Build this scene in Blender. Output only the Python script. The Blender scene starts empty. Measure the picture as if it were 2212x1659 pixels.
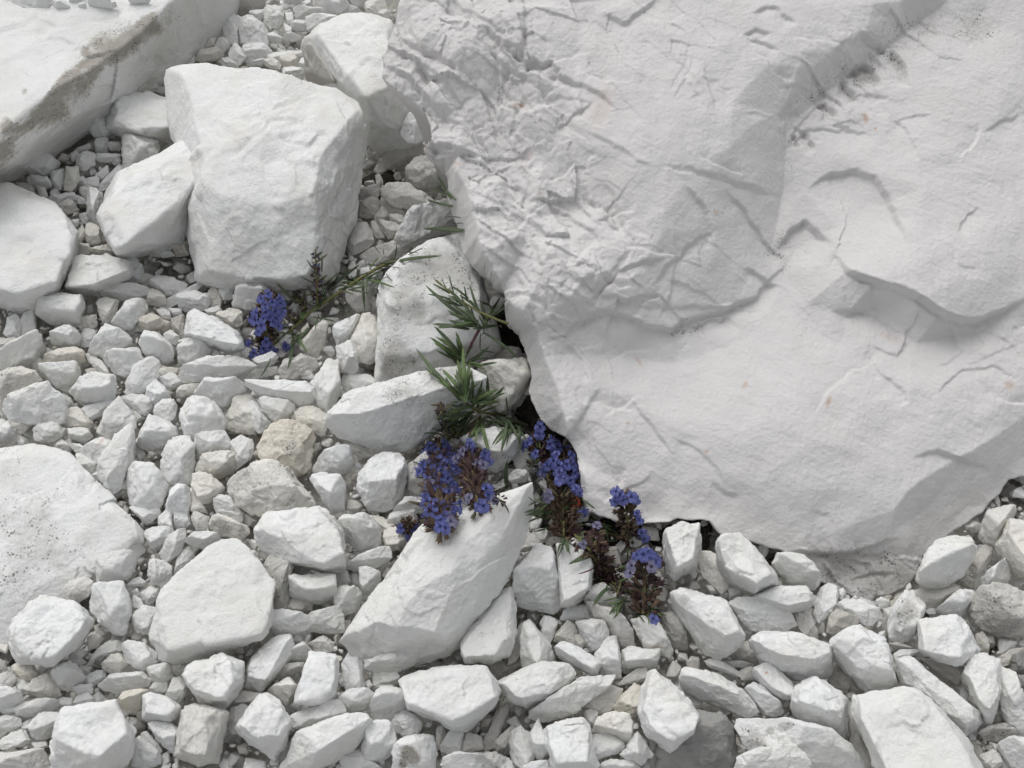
import bpy, bmesh, math, random
import numpy as np
from mathutils import Vector, Matrix
from mathutils.geometry import delaunay_2d_cdt

random.seed(7)
RNG = np.random.default_rng(11)
SC = bpy.context.scene
COL = SC.collection
R = math.radians

# ------------------------------------------------------------------ camera
PITCH, HFOV, DIST = 55.0, 50.0, 0.86
CAM = Vector((0.0, -DIST * math.cos(R(PITCH)), DIST * math.sin(R(PITCH))))
FWD = Vector((0, math.cos(R(PITCH)), -math.sin(R(PITCH))))
UPV = Vector((0, math.sin(R(PITCH)), math.cos(R(PITCH))))
FPX = 1106.0 / math.tan(R(HFOV / 2))
cam_data = bpy.data.cameras.new("camera")
cam_data.angle = R(HFOV)
cam_data.clip_start = 0.02
cam_data.clip_end = 200
cam = bpy.data.objects.new("camera", cam_data)
COL.objects.link(cam)
cam.location = CAM
cam.rotation_euler = (R(90 - PITCH), 0, 0)
SC.camera = cam

# ------------------------------------------------------------------ overcast daylight
SUN_EL, SUN_AZ = 58.0, -28.0          # azimuth: degrees from +Y (away from the camera) towards +X
world = bpy.data.worlds.new("World")
SC.world = world
world.use_nodes = True
nt = world.node_tree
bg = nt.nodes["Background"]
sky = nt.nodes.new("ShaderNodeTexSky")
sky.sky_type = 'NISHITA'
sky.sun_disc = False
sky.sun_elevation = R(SUN_EL)
sky.sun_rotation = R(SUN_AZ)
sky.dust_density = 4.0
sky.air_density = 1.0
hs = nt.nodes.new("ShaderNodeHueSaturation")
hs.inputs["Saturation"].default_value = 0.17      # cloud cover: nearly neutral light
nt.links.new(sky.outputs[0], hs.inputs["Color"])
nt.links.new(hs.outputs[0], bg.inputs[0])
bg.inputs[1].default_value = 0.15
sun_data = bpy.data.lights.new("sun", 'SUN')
sun_data.energy = 0.58
sun_data.angle = R(60)
sun_data.color = (1.0, 0.995, 0.985)
sun = bpy.data.objects.new("sun", sun_data)
COL.objects.link(sun)
sd = Vector((math.sin(R(SUN_AZ)) * math.cos(R(SUN_EL)), math.cos(R(SUN_AZ)) * math.cos(R(SUN_EL)), math.sin(R(SUN_EL))))
sun.rotation_euler = sd.to_track_quat('Z', 'Y').to_euler()
sun.location = sd * 5
SC.view_settings.view_transform = 'Standard'
SC.view_settings.look = 'None'
SC.view_settings.exposure = 0.0
SC.view_settings.gamma = 1.0
SC.view_settings.use_curve_mapping = False
SC.render.engine = 'CYCLES'
SC.cycles.max_bounces = 8
SC.cycles.diffuse_bounces = 6
SC.cycles.use_denoising = True

# ------------------------------------------------------------------ projection helpers
def ray(px, py):
    return FWD + Vector((1, 0, 0)) * ((px - 1106.0) / FPX) + UPV * ((829.5 - py) / FPX)

def at(px, py, z=0.0):
    d = ray(px, py)
    return CAM + d * ((z - CAM.z) / d.z)

def on_plane(px, py, p0, n, h=0.0):
    d = ray(px, py)
    return CAM + d * (((p0 + n * h) - CAM).dot(n) / d.dot(n))

CAMN = np.array(CAM); FW = np.array(FWD); UP = np.array(UPV)
def project(P):
    V = P - CAMN
    w = V @ FW
    return np.stack([1106 + FPX * V[:, 0] / w, 829.5 - FPX * (V @ UP) / w], 1)

# ------------------------------------------------------------------ numpy noise
def _hash(ix, iy, iz, seed):
    h = (ix * 374761393 + iy * 668265263 + iz * 2147483647 + seed * 974711) & 0xFFFFFFFF
    h = ((h ^ (h >> 13)) * 1274126177) & 0xFFFFFFFF
    return (h ^ (h >> 16)) & 0xFFFFFFFF

def pnoise(P, seed=0):
    P = np.asarray(P, dtype=np.float64)
    I = np.floor(P).astype(np.int64)
    F = P - I
    U = F * F * F * (F * (F * 6 - 15) + 10)
    res = np.zeros(len(P))
    for dx in (0, 1):
        wx = U[:, 0] if dx else 1 - U[:, 0]
        for dy in (0, 1):
            wy = U[:, 1] if dy else 1 - U[:, 1]
            for dz in (0, 1):
                wz = U[:, 2] if dz else 1 - U[:, 2]
                h = _hash(I[:, 0] + dx, I[:, 1] + dy, I[:, 2] + dz, seed)
                gx = ((h & 1023) / 511.5) - 1
                gy = (((h >> 10) & 1023) / 511.5) - 1
                gz = (((h >> 20) & 1023) / 511.5) - 1
                res += wx * wy * wz * (gx * (F[:, 0] - dx) + gy * (F[:, 1] - dy) + gz * (F[:, 2] - dz))
    return res

def fbm(P, seed=0, octaves=3, gain=0.5):
    a, s, r = 1.0, 1.0, 0
    for k in range(octaves):
        r = r + a * pnoise(P * s + 17.3 * k, seed + k)
        a *= gain; s *= 2.03
    return r

def ledges(P, seed=0, steps=3.0, width=0.16):
    """thin fracture steps: a ramp that drops sharply at noise contours"""
    f = pnoise(P, seed) * steps + 50
    t = f - np.floor(f)
    up = np.clip(t / width, 0, 1); up = up * up * (3 - 2 * up)
    return (1 - t) * up

def facets2d(P, cell, seed, slope=1.0):
    """planar splinter facets: each Voronoi cell its own tilted plane"""
    Q = P / cell
    I = np.floor(Q).astype(np.int64)
    best = np.full(len(P), 1e9); h = np.zeros(len(P))
    for dx in (-1, 0, 1):
        for dy in (-1, 0, 1):
            ix, iy = I[:, 0] + dx, I[:, 1] + dy
            a = _hash(ix, iy, ix * 0 + 3, seed); b = _hash(ix, iy, ix * 0 + 9, seed)
            cx = ix + (a & 1023) / 1023.0; cy = iy + ((a >> 10) & 1023) / 1023.0
            d = (Q[:, 0] - cx) ** 2 + (Q[:, 1] - cy) ** 2
            g = ((b & 1023) / 511.5 - 1) * (Q[:, 0] - cx) + (((b >> 10) & 1023) / 511.5 - 1) * (Q[:, 1] - cy)
            m = d < best
            best = np.where(m, d, best); h = np.where(m, g * slope + ((b >> 20) & 255) / 255.0 * 0.4, h)
    return h

def facets3d(P, seed):
    Q = np.asarray(P); I = np.floor(Q).astype(np.int64)
    best = np.full(len(Q), 1e9); h = np.zeros(len(Q))
    for dx in (-1, 0, 1):
        for dy in (-1, 0, 1):
            for dz in (-1, 0, 1):
                ix, iy, iz = I[:, 0] + dx, I[:, 1] + dy, I[:, 2] + dz
                a = _hash(ix, iy, iz, seed)
                ex = Q[:, 0] - ix - (a & 1023) / 1023.0; ey = Q[:, 1] - iy - ((a >> 10) & 1023) / 1023.0; ez = Q[:, 2] - iz - ((a >> 20) & 1023) / 1023.0
                d = ex * ex + ey * ey + ez * ez
                b = (a * 2654435761) & 0xFFFFFFFF
                g = ((b & 1023) / 511.5 - 1) * ex + (((b >> 10) & 1023) / 511.5 - 1) * ey + (((b >> 20) & 1023) / 511.5 - 1) * ez
                m = d < best
                best = np.where(m, d, best); h = np.where(m, g, h)
    return h

# ------------------------------------------------------------------ mesh helpers
def np_mesh(name, V, F, smooth=True):
    me = bpy.data.meshes.new(name)
    V = np.ascontiguousarray(V, dtype=np.float32); F = np.ascontiguousarray(F, dtype=np.int32)
    k = F.shape[1]
    me.vertices.add(len(V)); me.vertices.foreach_set("co", V.ravel())
    me.loops.add(F.size); me.loops.foreach_set("vertex_index", F.ravel())
    me.polygons.add(len(F))
    me.polygons.foreach_set("loop_start", np.arange(0, F.size, k, dtype=np.int32))
    me.polygons.foreach_set("use_smooth", np.full(len(F), smooth, dtype=bool))
    me.update(calc_edges=True)
    return me

def attr(me, name, vals):
    a = me.attributes.new(name, 'FLOAT', 'POINT')
    a.data.foreach_set("value", np.ascontiguousarray(vals, dtype=np.float32))

def link(name, me, mat=None, parent=None):
    o = bpy.data.objects.new(name, me)
    COL.objects.link(o)
    if mat and not me.materials: me.materials.append(mat)
    if parent: o.parent = parent
    return o

def tag(o, label=None, cat=None, group=None, kind=None):
    if label: o["label"] = label
    if cat: o["category"] = cat
    if group: o["group"] = group
    if kind: o["kind"] = kind
    return o

_ico = {}
def ico(level):
    if level not in _ico:
        bm = bmesh.new(); bmesh.ops.create_icosphere(bm, subdivisions=level, radius=1.0)
        bm.verts.ensure_lookup_table()
        _ico[level] = (np.array([v.co[:] for v in bm.verts]), np.array([[v.index for v in f.verts] for f in bm.faces]))
        bm.free()
    return _ico[level]

# ------------------------------------------------------------------ materials
def N(nt, t, **kw):
    n = nt.nodes.new(t)
    for k, v in kw.items(): setattr(n, k, v)
    return n

def mix(nt, fac, a, b, blend='MIX'):
    m = N(nt, "ShaderNodeMix", data_type='RGBA', blend_type=blend)
    for s, v in ((m.inputs[0], fac), (m.inputs[6], a), (m.inputs[7], b)):
        if hasattr(v, 'is_output'): nt.links.new(v, s)
        else: s.default_value = v if not isinstance(v, tuple) else (*v, 1.0)[:4]
    return m.outputs[2]

def ramp(nt, src, a, b):
    r = N(nt, "ShaderNodeMapRange"); r.clamp = True
    nt.links.new(src, r.inputs[0]); r.inputs[1].default_value = a; r.inputs[2].default_value = b
    return r.outputs[0]

def math_(nt, op, a, b):
    m = N(nt, "ShaderNodeMath", operation=op)
    for s, v in zip(m.inputs, (a, b)):
        if hasattr(v, 'is_output'): nt.links.new(v, s)
        else: s.default_value = v
    return m.outputs[0]

def chalk(name, base, mottle=0.5, speck=0.0, dark=(0.10, 0.10, 0.095), warm=(0.62, 0.58, 0.49), bump=1.0):
    """matt chalk: cloudy tone, grey pin specks, lichen, painted shade and soil stains where the mesh carries them"""
    m = bpy.data.materials.new(name); m.use_nodes = True
    t = m.node_tree; b = t.nodes["Principled BSDF"]
    b.inputs["Roughness"].default_value = 0.95
    b.inputs["Specular IOR Level"].default_value = 0.12
    geo = N(t, "ShaderNodeNewGeometry"); P = geo.outputs["Position"]
    def noise(scale, detail=4, rough=0.6, w=0.0):
        n = N(t, "ShaderNodeTexNoise"); t.links.new(P, n.inputs["Vector"])
        n.inputs["Scale"].default_value = scale; n.inputs["Detail"].default_value = detail; n.inputs["Roughness"].default_value = rough
        n.inputs["Distortion"].default_value = w
        return n.outputs[0]
    n1, n2, n3 = noise(28, 5), noise(130, 4, .65), noise(700, 3, .7)
    oi = N(t, "ShaderNodeObjectInfo")
    c = mix(t, math_(t, 'MULTIPLY', ramp(t, n1, .45, .75), mottle * .55), base, warm)
    c = mix(t, math_(t, 'MULTIPLY', ramp(t, n2, .52, .8), mottle * .45), c, tuple(x * .82 for x in base))
    c = mix(t, math_(t, 'MULTIPLY', oi.outputs["Random"], .5), c, tuple(x * f for x, f in zip(base, (.88, .865, .82))))
    # pin specks
    vo = N(t, "ShaderNodeTexVoronoi"); t.links.new(P, vo.inputs["Vector"]); vo.inputs["Scale"].default_value = 420
    dots = ramp(t, vo.outputs["Distance"], .42, .22)
    patch = ramp(t, noise(70, 4, .7), .54, .66)
    fine = ramp(t, n3, .57, .68)
    g_at = N(t, "ShaderNodeAttribute", attribute_name="grime_shade"); s_at = N(t, "ShaderNodeAttribute", attribute_name="soil")
    b_at = N(t, "ShaderNodeAttribute", attribute_name="stain")
    if speck > 0:
        sp = math_(t, 'MULTIPLY', math_(t, 'MULTIPLY', math_(t, 'MAXIMUM', dots, fine), patch), speck)
        c = mix(t, sp, c, dark)
    brk = math_(t, 'ADD', math_(t, 'MULTIPLY', noise(260, 4, .7), .9), math_(t, 'MULTIPLY', n1, .5))
    soil = math_(t, 'MULTIPLY', ramp(t, math_(t, 'ADD', s_at.outputs["Fac"], math_(t, 'SUBTRACT', brk, .95)), .05, .55), .85)
    c = mix(t, soil, c, (.33, .285, .225))
    gr = ramp(t, math_(t, 'ADD', g_at.outputs["Fac"], math_(t, 'SUBTRACT', brk, 1.0)), .05, .6)
    c = mix(t, math_(t, 'MULTIPLY', gr, .62), c, (.37, .36, .335))
    gd = math_(t, 'MULTIPLY', ramp(t, g_at.outputs["Fac"], .12, .5), math_(t, 'MULTIPLY', math_(t, 'MAXIMUM', dots, fine), ramp(t, noise(95, 4, .7), .47, .6)))
    c = mix(t, math_(t, 'MULTIPLY', gd, .85), c, (.09, .085, .075))
    c = mix(t, math_(t, 'MULTIPLY', b_at.outputs["Fac"], .85), c, (.42, .20, .085))
    t.links.new(c, b.inputs["Base Color"])
    bp = N(t, "ShaderNodeBump"); bp.inputs["Strength"].default_value = .55 * bump; bp.inputs["Distance"].default_value = .0019
    hgt = math_(t, 'ADD', math_(t, 'MULTIPLY', noise(420, 5, .62), 1.0), math_(t, 'MULTIPLY', noise(160, 3, .6), .9))
    t.links.new(hgt, bp.inputs["Height"]); t.links.new(bp.outputs[0], b.inputs["Normal"])
    return m

WHITE = (.785, .793, .787)
MAT = {
    'w': chalk("white chalk", WHITE, .8, .2),
    'b': chalk("boulder chalk", (.685, .675, .677), .55, .06, warm=(.645, .625, .60), bump=.8),
    'c': chalk("cream chalk", (.765, .75, .705), .9, .35),
    'e': chalk("pale grey chalk", (.67, .66, .635), .6, .35),  # also stands in for shade on some sunken white stones
    'g': chalk("dirty grey chalk", (.52, .505, .475), .8, .7),
    'd': chalk("chalk darkened as gap shade", (.50, .495, .47), .6, .4),  # darker tone stands in for shade on stones down in the gaps
    'k': chalk("dark grey stone", (.30, .30, .29), .6, .6),
    'o': chalk("ochre stained chalk", (.71, .68, .615), 1.0, .45, warm=(.52, .44, .33)),
    's': chalk("dark speckled chalk", (.60, .585, .55), .7, 1.0),
}
gm = bpy.data.materials.new("soil and chalk dust"); gm.use_nodes = True
t_ = gm.node_tree; b_ = t_.nodes["Principled BSDF"]; b_.inputs["Roughness"].default_value = 1
ge = N(t_, "ShaderNodeNewGeometry"); n_ = N(t_, "ShaderNodeTexNoise"); t_.links.new(ge.outputs["Position"], n_.inputs["Vector"])
n_.inputs["Scale"].default_value = 220; n_.inputs["Detail"].default_value = 6
t_.links.new(mix(t_, ramp(t_, n_.outputs[0], .4, .65), (.38, .365, .335), (.58, .565, .53)), b_.inputs["Base Color"])
bp_ = N(t_, "ShaderNodeBump"); bp_.inputs["Distance"].default_value = .002; t_.links.new(n_.outputs[0], bp_.inputs["Height"]); t_.links.new(bp_.outputs[0], b_.inputs["Normal"])

# ------------------------------------------------------------------ ground sheet
gv = np.array([(-60, -60, -.022), (60, -60, -.022), (60, 60, -.022), (-60, 60, -.022)])
tag(link("ground", np_mesh("ground", gv, np.array([[0, 1, 2, 3]])), gm), kind="structure")
# Stone outlines. Units: tenths of a close-up pixel (tile columns/rows 0-2), or whole-photo units for D.
# tile opts : outline ; top-face points
STONES = r'''
D t=86 n=u d=20 c=w L=stained_grey-white_boulder_filling_the_photo's_upper_left_corner : -150,-110,.95 400,-110,.95 540,-70,.4 514,0,.06 510,40,.0 480,67,0 450,97,0 400,122,0 340,168,0 283,190,0 233,232,0 203,300,0 150,328,0 93,352,0 37,385,0 0,398,0 -130,470,0 ; 400,-30,.97 323,27,1 310,43,1 187,127,1 147,157,1 110,197,1 57,267,1 20,300,1 0,320,1 -110,400,1 -150,0,1.08 100,70,1.05
# ---- far left, top row
00 t=22 z=80 L=white_stone_cut_off_by_the_top_corner,_lying_on_the_stained_boulder : 3,-8 34,-6 35,4 33,9 21,9 12,4
00 t=16 z=80 : 35,-3 42,1 45,4 39,8 34,9 33,4
00 t=8 z=80 : 8,4 16,4 17,9 10,9 8,7
00 t=14 z=80 : 46,-5 56,-4 52,2 46,4
00 t=16 z=80 : 58,-4 71,-2 71,4 60,5 57,2
00 t=8 z=80 : 53,3 56,5 53,8 51,7
00 t=6 z=80 : 71,2 76,4 72,5
00 t=9 z=80 : 82,-3 92,-3 97,0 90,2 84,1
00 c=g : 153,-4 168,-3 172,2 165,8 155,10 153,4
00 : 162,7 171,6 171,11 167,15 162,12
00 : 172,5 183,4 184,9 181,18 175,19 171,15
00 n=b : 145,9 149,8 156,13 155,20 153,28 148,28 145,20
00 n=b : 155,13 160,11 164,12 172,17 175,25 174,29 168,30 156,28 155,20
00 : 184,10 190,9 190,15 186,16
00 : 191,6 199,5 208,7 211,9 203,12 192,12
00 n=b : 199,11 205,10 214,10 221,11 221,18 210,20 200,19
00 : 188,17 192,14 199,14 199,20 190,19
00 : 195,2 201,0 202,4 198,5
00 n=b : 202,-3 221,-6 226,4 221,8 210,8 203,3
00 : 183,-2 195,-5 196,2 188,3
00 : 183,15 189,19 189,23 185,22
00 : 173,24 178,22 184,25 180,28 176,28
00 : 184,26 188,21 195,24 190,27
00 c=c : 135,24 139,24 139,29 133,31
00 : 138,32 142,24 146,26 149,31 145,34 140,33
00 c=c : 125,32 131,28 132,33 128,35
00 : 150,31 153,28 156,33 159,36 155,42 149,39 148,34
00 c=c : 127,39 130,35 139,31 143,33 145,36 138,38 131,40
00 : 142,40 148,38 152,41 155,45 145,43
00 : 157,34 165,31 173,30 176,34 171,38 164,42 158,40 156,37
00 : 163,42 170,38 173,39 168,42
00 : 173,37 181,36 196,33 195,36 185,38 176,41
00 c=c : 170,40 178,38 182,42 181,46 174,44
00 c=c : 181,39 190,37 193,42 188,45 183,43
00 : 195,38 199,37 198,44 193,44
00 : 184,44 188,43 197,46 196,52 188,50 183,48
00 c=c : 113,38 120,36 122,41 116,43
00 : 122,36 127,37 126,40 122,42
00 : 196,28 203,29 200,33 195,33
00 : 78,57 83,55 84,58 79,61
00 : 84,55 93,53 96,55 90,58
00 : 96,57 101,55 103,58 98,60 94,60
00 c=c : 102,57 111,56 113,59 108,61 102,60
00 : 109,61 115,59 121,62 120,65 114,65 110,63
00 c=c : 112,65 117,66 117,72 113,77 111,73
00 c=c : 114,80 118,70 121,77 124,82 118,87
00 : 113,93 124,82 125,86 117,94
00 : 48,98 58,93 59,96 50,99
00 : 45,100 50,97 52,102 47,105
00 : 53,120 57,116 63,114 64,121 58,124 55,122
00 : 50,115 55,115 56,120 51,120
00 : 51,123 56,121 60,126 55,129
00 : 72,105 78,101 78,107 74,107
00 : 61,116 66,112 70,108 71,112 66,116
00 c=c : 11,119 18,119 22,122 23,127 16,124
00 c=c : 24,121 30,122 31,128 26,128
00 : 32,128 48,125 50,129 42,132 36,133
00 c=c : 37,134 46,131 51,136 44,139 40,138
00 : 48,126 55,129 56,132 51,132
00 : 45,143 51,142 50,147 46,146
00 : 51,139 57,138 61,144 56,146 53,144
00 c=c : 50,151 53,146 56,152 52,158 50,157
00 c=c : 56,147 63,146 66,152 65,157 58,159 56,155
00 c=c : 58,161 72,159 74,163 66,166 60,165
00 c=c : 50,158 57,158 59,164 52,166
00 : 56,135 58,130 60,138 57,140
00 c=c : 97,160 104,159 105,166 97,166
00 c=c : 106,156 113,155 112,159 106,159
00 c=o : 111,160 118,155 124,158 122,165 114,166
00 c=c : 120,152 128,148 127,157 124,158
00 : 104,163 110,161 113,166 105,167
00 t=34 L=squarish_white_block_below_the_stained_overhanging_boulder : 79,60 88,59 109,63 112,68 112.5,90 104,93 90,91 82,88 70,83 69,74 73,65 ; 74,67 80,62 109,66 111,83 93,86 74,81
00 t=26 n=b L=white_lump_under_the_squarish_block_by_the_stained_boulder : 80,87 90,91 103,92 103.5,101 96,106 81,113 79,108
00 t=22 L=small_pointed_white_stone_leaning_against_the_squarish_white_block : 51.5,70 60,70.5 70,71 69,78 72,85 69,90 61,89 53,79
00 t=22 L=white_wedge_below_the_left_end_of_the_stained_boulder : 16.5,94 25,95 35,101 39.5,105 33,112 29,115 20,113 11,109 ; 17,96 25,97 34,103 30,108 14,108
00 : 18.5,115 31,115.5 33,121 25,121.5 18,119
00 : 33,111 41,110 41.5,120 39,123 32.5,119
00 c=c : 43,108 51,109 51,118 47,124 42,123
00 : 50,101 56,98.5 61.5,100 61,106 54.5,111 49.5,108
00 : 62,91 70,90 69,99 64,100 61.5,96
00 : 69,94 79,92 79.5,96 72,97.5
00 : 62,100 72,100 78,100 76,104 69,105.5 63,104
00 : 64,121 70,113 78,108 79,112 68,123 64,125
D t=48 L=large_smooth_white_slab_cut_off_by_the_photo's_left_edge d=1 : -90,400 0,397 17,393 63,417 130,447 163,500 163,550 148,590 125,632 75,675 0,662 -90,640 ; -80,420 10,405 60,428 125,458 156,503 152,545 135,585 122,608 70,625 0,612 -80,600
D t=66 n=b L=tilted_white_slab_leaning_on_the_main_block's_dark_left_side : 207,467 232,413 265,373 333,350 400,300 422,292 426,360 430,407 415,433 407,480 395,522 318,532 300,555 257,553 240,527 213,487 ; 215,463 240,412 340,352 400,310 420,330 425,400 385,445 325,490 270,530 235,500
00 t=22 : 58,125 66,126 63,139 64,146 56,138
D t=100 L=biggest_free_lying_white_block,_flat_topped,_behind_the_flower_spikes n=b d=1 : 362,150,.6 425,137,.72 480,143,.8 510,156,.85 570,152,.88 635,165,.88 700,182,.88 742,200,.86 772,222,.8 780,250,.76 781,340,.42 766,440,.24 738,535,.12 718,600,.06 660,616,.04 560,618,.04 510,616,.05 425,588,.1 424,520,.38 428,420,.66 415,330,.66 397,265,.64 392,215,.62 ; 400,160,.8 432,412,.72 460,424,.73 520,430,.74 567,438,.74 633,452,.75 682,440,.76 692,412,.78 683,360,.82 704,327,.84 735,287,.86 772,248,.84 560,300,.9 470,290,.82 440,565,.34 520,590,.34 600,596,.35 665,592,.36 700,560,.36
D t=88 n=b L=white_block_behind_the_biggest_free_block,_touching_the_great_boulder : 652,92,.6 690,62,.8 735,33,.9 780,35,.95 824,50,.9 850,50,.8 860,100,.7 880,160,.6 905,215,.5 925,270,.35 905,320,.1 868,334,.05 815,325,.1 783,294,.2 778,250,.3 752,205,.4 730,180,.5 680,150,.5 ; 690,75,.92 740,45,.96 820,60,1 850,120,.98 780,200,.95 745,140,.95 870,205,.8 800,215,.92
D t=60 z=8 c=g L=thin_grey-stained_slab_standing_against_the_block_behind : 650,95 672,84 690,100 715,140 734,186 705,180 668,176 658,150 ; 668,90 700,130 728,180
10 t=26 z=34 L=egg_shaped_stone_wedged_between_the_back_block_and_the_great_boulder : 38,87 41,79 50,68 53,71 58,80 56,88 48,92 42,92
10 n=b : 0,-6 28,-6 36,0 27,5 10,3
10 : 0,3 8,4 15,9 14,11 0,9
10 c=c : 16,6 19,2 28,1 31,7 25,12 18,12
10 : 24,6 29,6 32,9 27,14 23,12
10 c=c : 30,-4 38,-4 36,3 31,8 30,3
# ---- recess between block and boulder
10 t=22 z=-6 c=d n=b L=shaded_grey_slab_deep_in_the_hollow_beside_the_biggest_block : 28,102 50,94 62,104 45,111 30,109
10 t=26 c=e L=pale_grey_stone_in_the_hollow,_behind_the_flat_plate : 41,117 45,112 55,107 64,105 68,108 66,119 58,123 50,126 42,120
10 t=15 z=8 c=e L=flat_grey_plate_of_chalk_lying_tilted_in_the_hollow : 26,121 29,119 42,122 52,128 60,131 62,136 52,136 40,135 30,131 26,126
10 c=e : 26,128 32,132 42,135 43,140 37,142 30,138 26,133
10 c=e : 32,139 40,140 41,145 38,147 32,144
10 c=e : 13,122 22,120 25,123 23,128 12,129
10 c=e : 12,131 20,128 25,131 24,139 22,141 12,141 10,136
10 c=e : 22,140 26,133 31,138 32,142 27,147 22,146
10 c=e : 25,145 33,144 39,147 38,152 31,154 27,150
10 c=e : 19,145 21,143 24,146 28,152 28,154 22,154 19,150
10 c=e L=rounded_grey_stone_at_the_foot_of_the_biggest_block's_right_side : 8,148 17,146 20,150 21,156 16,162 8,165 4,162
10 c=e : 22,114 25,113 27,117 27,121 23,120
10 c=e : 15,119 21,117 22,120 16,121
10 t=30 z=4 L=narrow_white_slab_running_under_the_great_boulder's_edge : 40,148 55,138 69,128 76,130 76,141 60,147 50,151 45,157 38,160 35,155
10 c=e z=-4 : 12,166 25,159 42,153 46,158 40,166 20,172
# ---- middle left
01 t=30 L=oblong_white_block_beside_the_smooth_slab_at_the_photo's_left_edge : 45,3 50,0 75,0 82,2 86,10 80,16 65,22 52,25 42,24 38,22 44,12 ; 47,4 75,2 84,10 60,19 43,20
01 n=b : 80,0 88,2 93,10 90,16 80,17 86,9
01 c=c : 86,12 95,11 99,13 95,17 85,18 82,16
01 t=13 L=flat_narrow_white_stone_below_the_oblong_white_block : 67,24 75,21 90,19 96,21 96,25 88,27 78,29 68,27
01 t=32 L=white_cube-like_block_at_the_corner_of_the_smooth_left_slab : 22,24 30,23 53,25 54,27 52,45 48,46 36,45 27,42 22,36 ; 23,25 53,27 48,36 26,31
01 c=c : 62,31 66,28 76,29 76,33 73,43 68,44 64,37
01 t=22 : 72,42 80,31 86,28 94,28 96,33 94,38 88,46 80,49 75,46
01 c=c : 96,27 99,21 107,26 108,31 102,33 95,31
01 : 97,19 102,13 112,14 121,19 119,23 112,25 107,26 100,20
01 : 104,32 110,28 122,21 130,16 132,18 126,24 115,30 108,35 104,35
01 : 116,27 125,24 134,25 136,30 133,35 118,36 116,33
01 c=c : 134,28 137,21 141,22 143,28 143,34 137,34
01 : 142,25 145,18 152,20 151,28 145,29
01 t=24 n=b L=smooth_white_stone_half_hidden_below_the_biggest_free_block : 151,26 156,19 172,17 178,30 170,37 152,34
01 : 101,35 106,34 110,37 111,41 105,40
01 : 109,35 117,34 118,38 113,40
01 : 133,36 142,33 144,36 140,39 135,38
01 c=c : 143,38 150,34 156,36 157,44 152,46 146,42 140,40
01 t=30 L=long_white_wedge_of_stone_just_left_of_the_blue_flower_spike : 121,38 125,34 132,37 142,42 151,46 158,56 159,61 150,64 142,59 136,54 128,52 120,52 119,44 ; 124,37 140,43 150,48 156,57 144,55 122,47
01 c=o : 91,46 93,39 98,37 104,40 106,44 99,47 95,49
01 : 86,44 90,41 92,46 95,49 88,49
01 c=g : 111,41 119,38 120,52 116,53 112,48
01 c=o : 103,40 111,43 112,47 107,49 102,46
01 : 2,50 5,40 10,38 14,43 13,52 5,52
01 : 14,43 17,38 23,38 23,48 20,52 14,52
01 t=20 : 33,55 37,48 45,46 50,48 52,52 48,57 41,59 35,58
01 c=c : 50,43 55,39 62,38 63,44 60,49 52,47
01 : 51,55 54,48 58,47 62,49 61,57 55,59 51,58
01 t=22 : 57,62 66,46 69,44 75,47 84,52 86,55 80,58 68,66 62,65
01 c=c : -6,53 10,53 12,57 8,60 -6,61
01 t=28 : -4,78 8,58 16,51 22,50 28,53 29,58 25,64 18,71 8,77 0,80
01 c=o : 29,68 40,60 47,58 54,62 55,68 49,71 38,71 30,72
01 c=c : 20,69 23,65 27,67 28,71 23,74 20,73
01 t=22 : 26,75 31,72 43,71 52,75 50,83 44,88 37,85 33,82
01 : 55,63 60,64 66,68 72,77 71,78 62,73 57,68
01 t=22 : 67,67 72,62 80,60 90,60 92,66 90,72 85,79 77,77 71,73
01 t=26 : 90,57 93,49 98,48 104,51 110,57 113,64 112,68 106,70 100,69 94,64 91,60
01 : 116,55 123,53 121,57 116,58
01 t=22 : 116,63 118,60 126,53 131,52 136,56 137,60 130,67 122,73 117,72 116,67
01 : 106,50 112,48 117,53 114,58 108,55
01 : 138,61 142,62 144,66 138,67
01 t=18 z=5 L=long_pointed_white_stone_under_the_left_blue_flower_spike : 115,80 126,72 138,66 150,65 163,69 165,72 150,78 138,78 128,82 120,82
01 : 164,67 176,63 180,66 176,71 168,73
01 c=e z=-4 n=b : 148,82 165,73 178,72 180,76 170,79 155,82
01 c=e : 181,72 186,66 194,63 204,66 205,74 200,77 190,80 182,79
01 : 194,74 198,72 203,77 204,80 196,80
01 c=c t=20 : 195,60 196,55 203,47 209,42 212,44 209,58 205,67 200,65
11 t=22 z=3 c=c L=cream_stone_with_a_rust_brown_streak_beside_the_tall_speckled_block r=1 : 13,38 19,37 25,50 25,62 18,70 11,68 8,60 4,57 12,44
11 t=20 z=4 L=pale_slab_overlapping_the_rust-streaked_stone : -6,50 0,43 10,40 13.5,39 10,48 4,57 -2,60
11 t=22 z=5 : -3,59 8,58 10,63 11,72 8,77 0,74
01 t=18 z=6 L=flat_white_stone_with_a_straight_top_edge,_below_the_left_flower_spike : 160,80 184,80 196,80 204,87 205,92 201,98 190,97 178,92 170,90 160,84 ; 161,81 196,82 202,88 178,87
01 t=24 : 201,83 207,76 212,68 219,68 220,80 220,86 215,101 212,103 205,98 206,90
01 : 164,87 170,90 168,93 162,91
01 t=16 : 168,94 175,92 190,98 191,100 186,107 178,109 170,101
01 t=14 : 160,97 163,95 168,98 175,107 176,111 168,115 162,108
01 c=c : 191,101 196,98 204,97 212,103 213,107 209,117 204,115 200,108 192,107
01 : 212,104 221,100 221,115 214,114
01 t=24 : 125,90 134,79 140,78 150,80 160,84 156,88 146,95 143,98 136,92
01 t=28 L=rounded_white_block_left_of_the_ochre-stained_round_stone : 118,98 121,92 134,92 139,94 147,108 147,113 142,117 126,120 120,115 118,106
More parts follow.
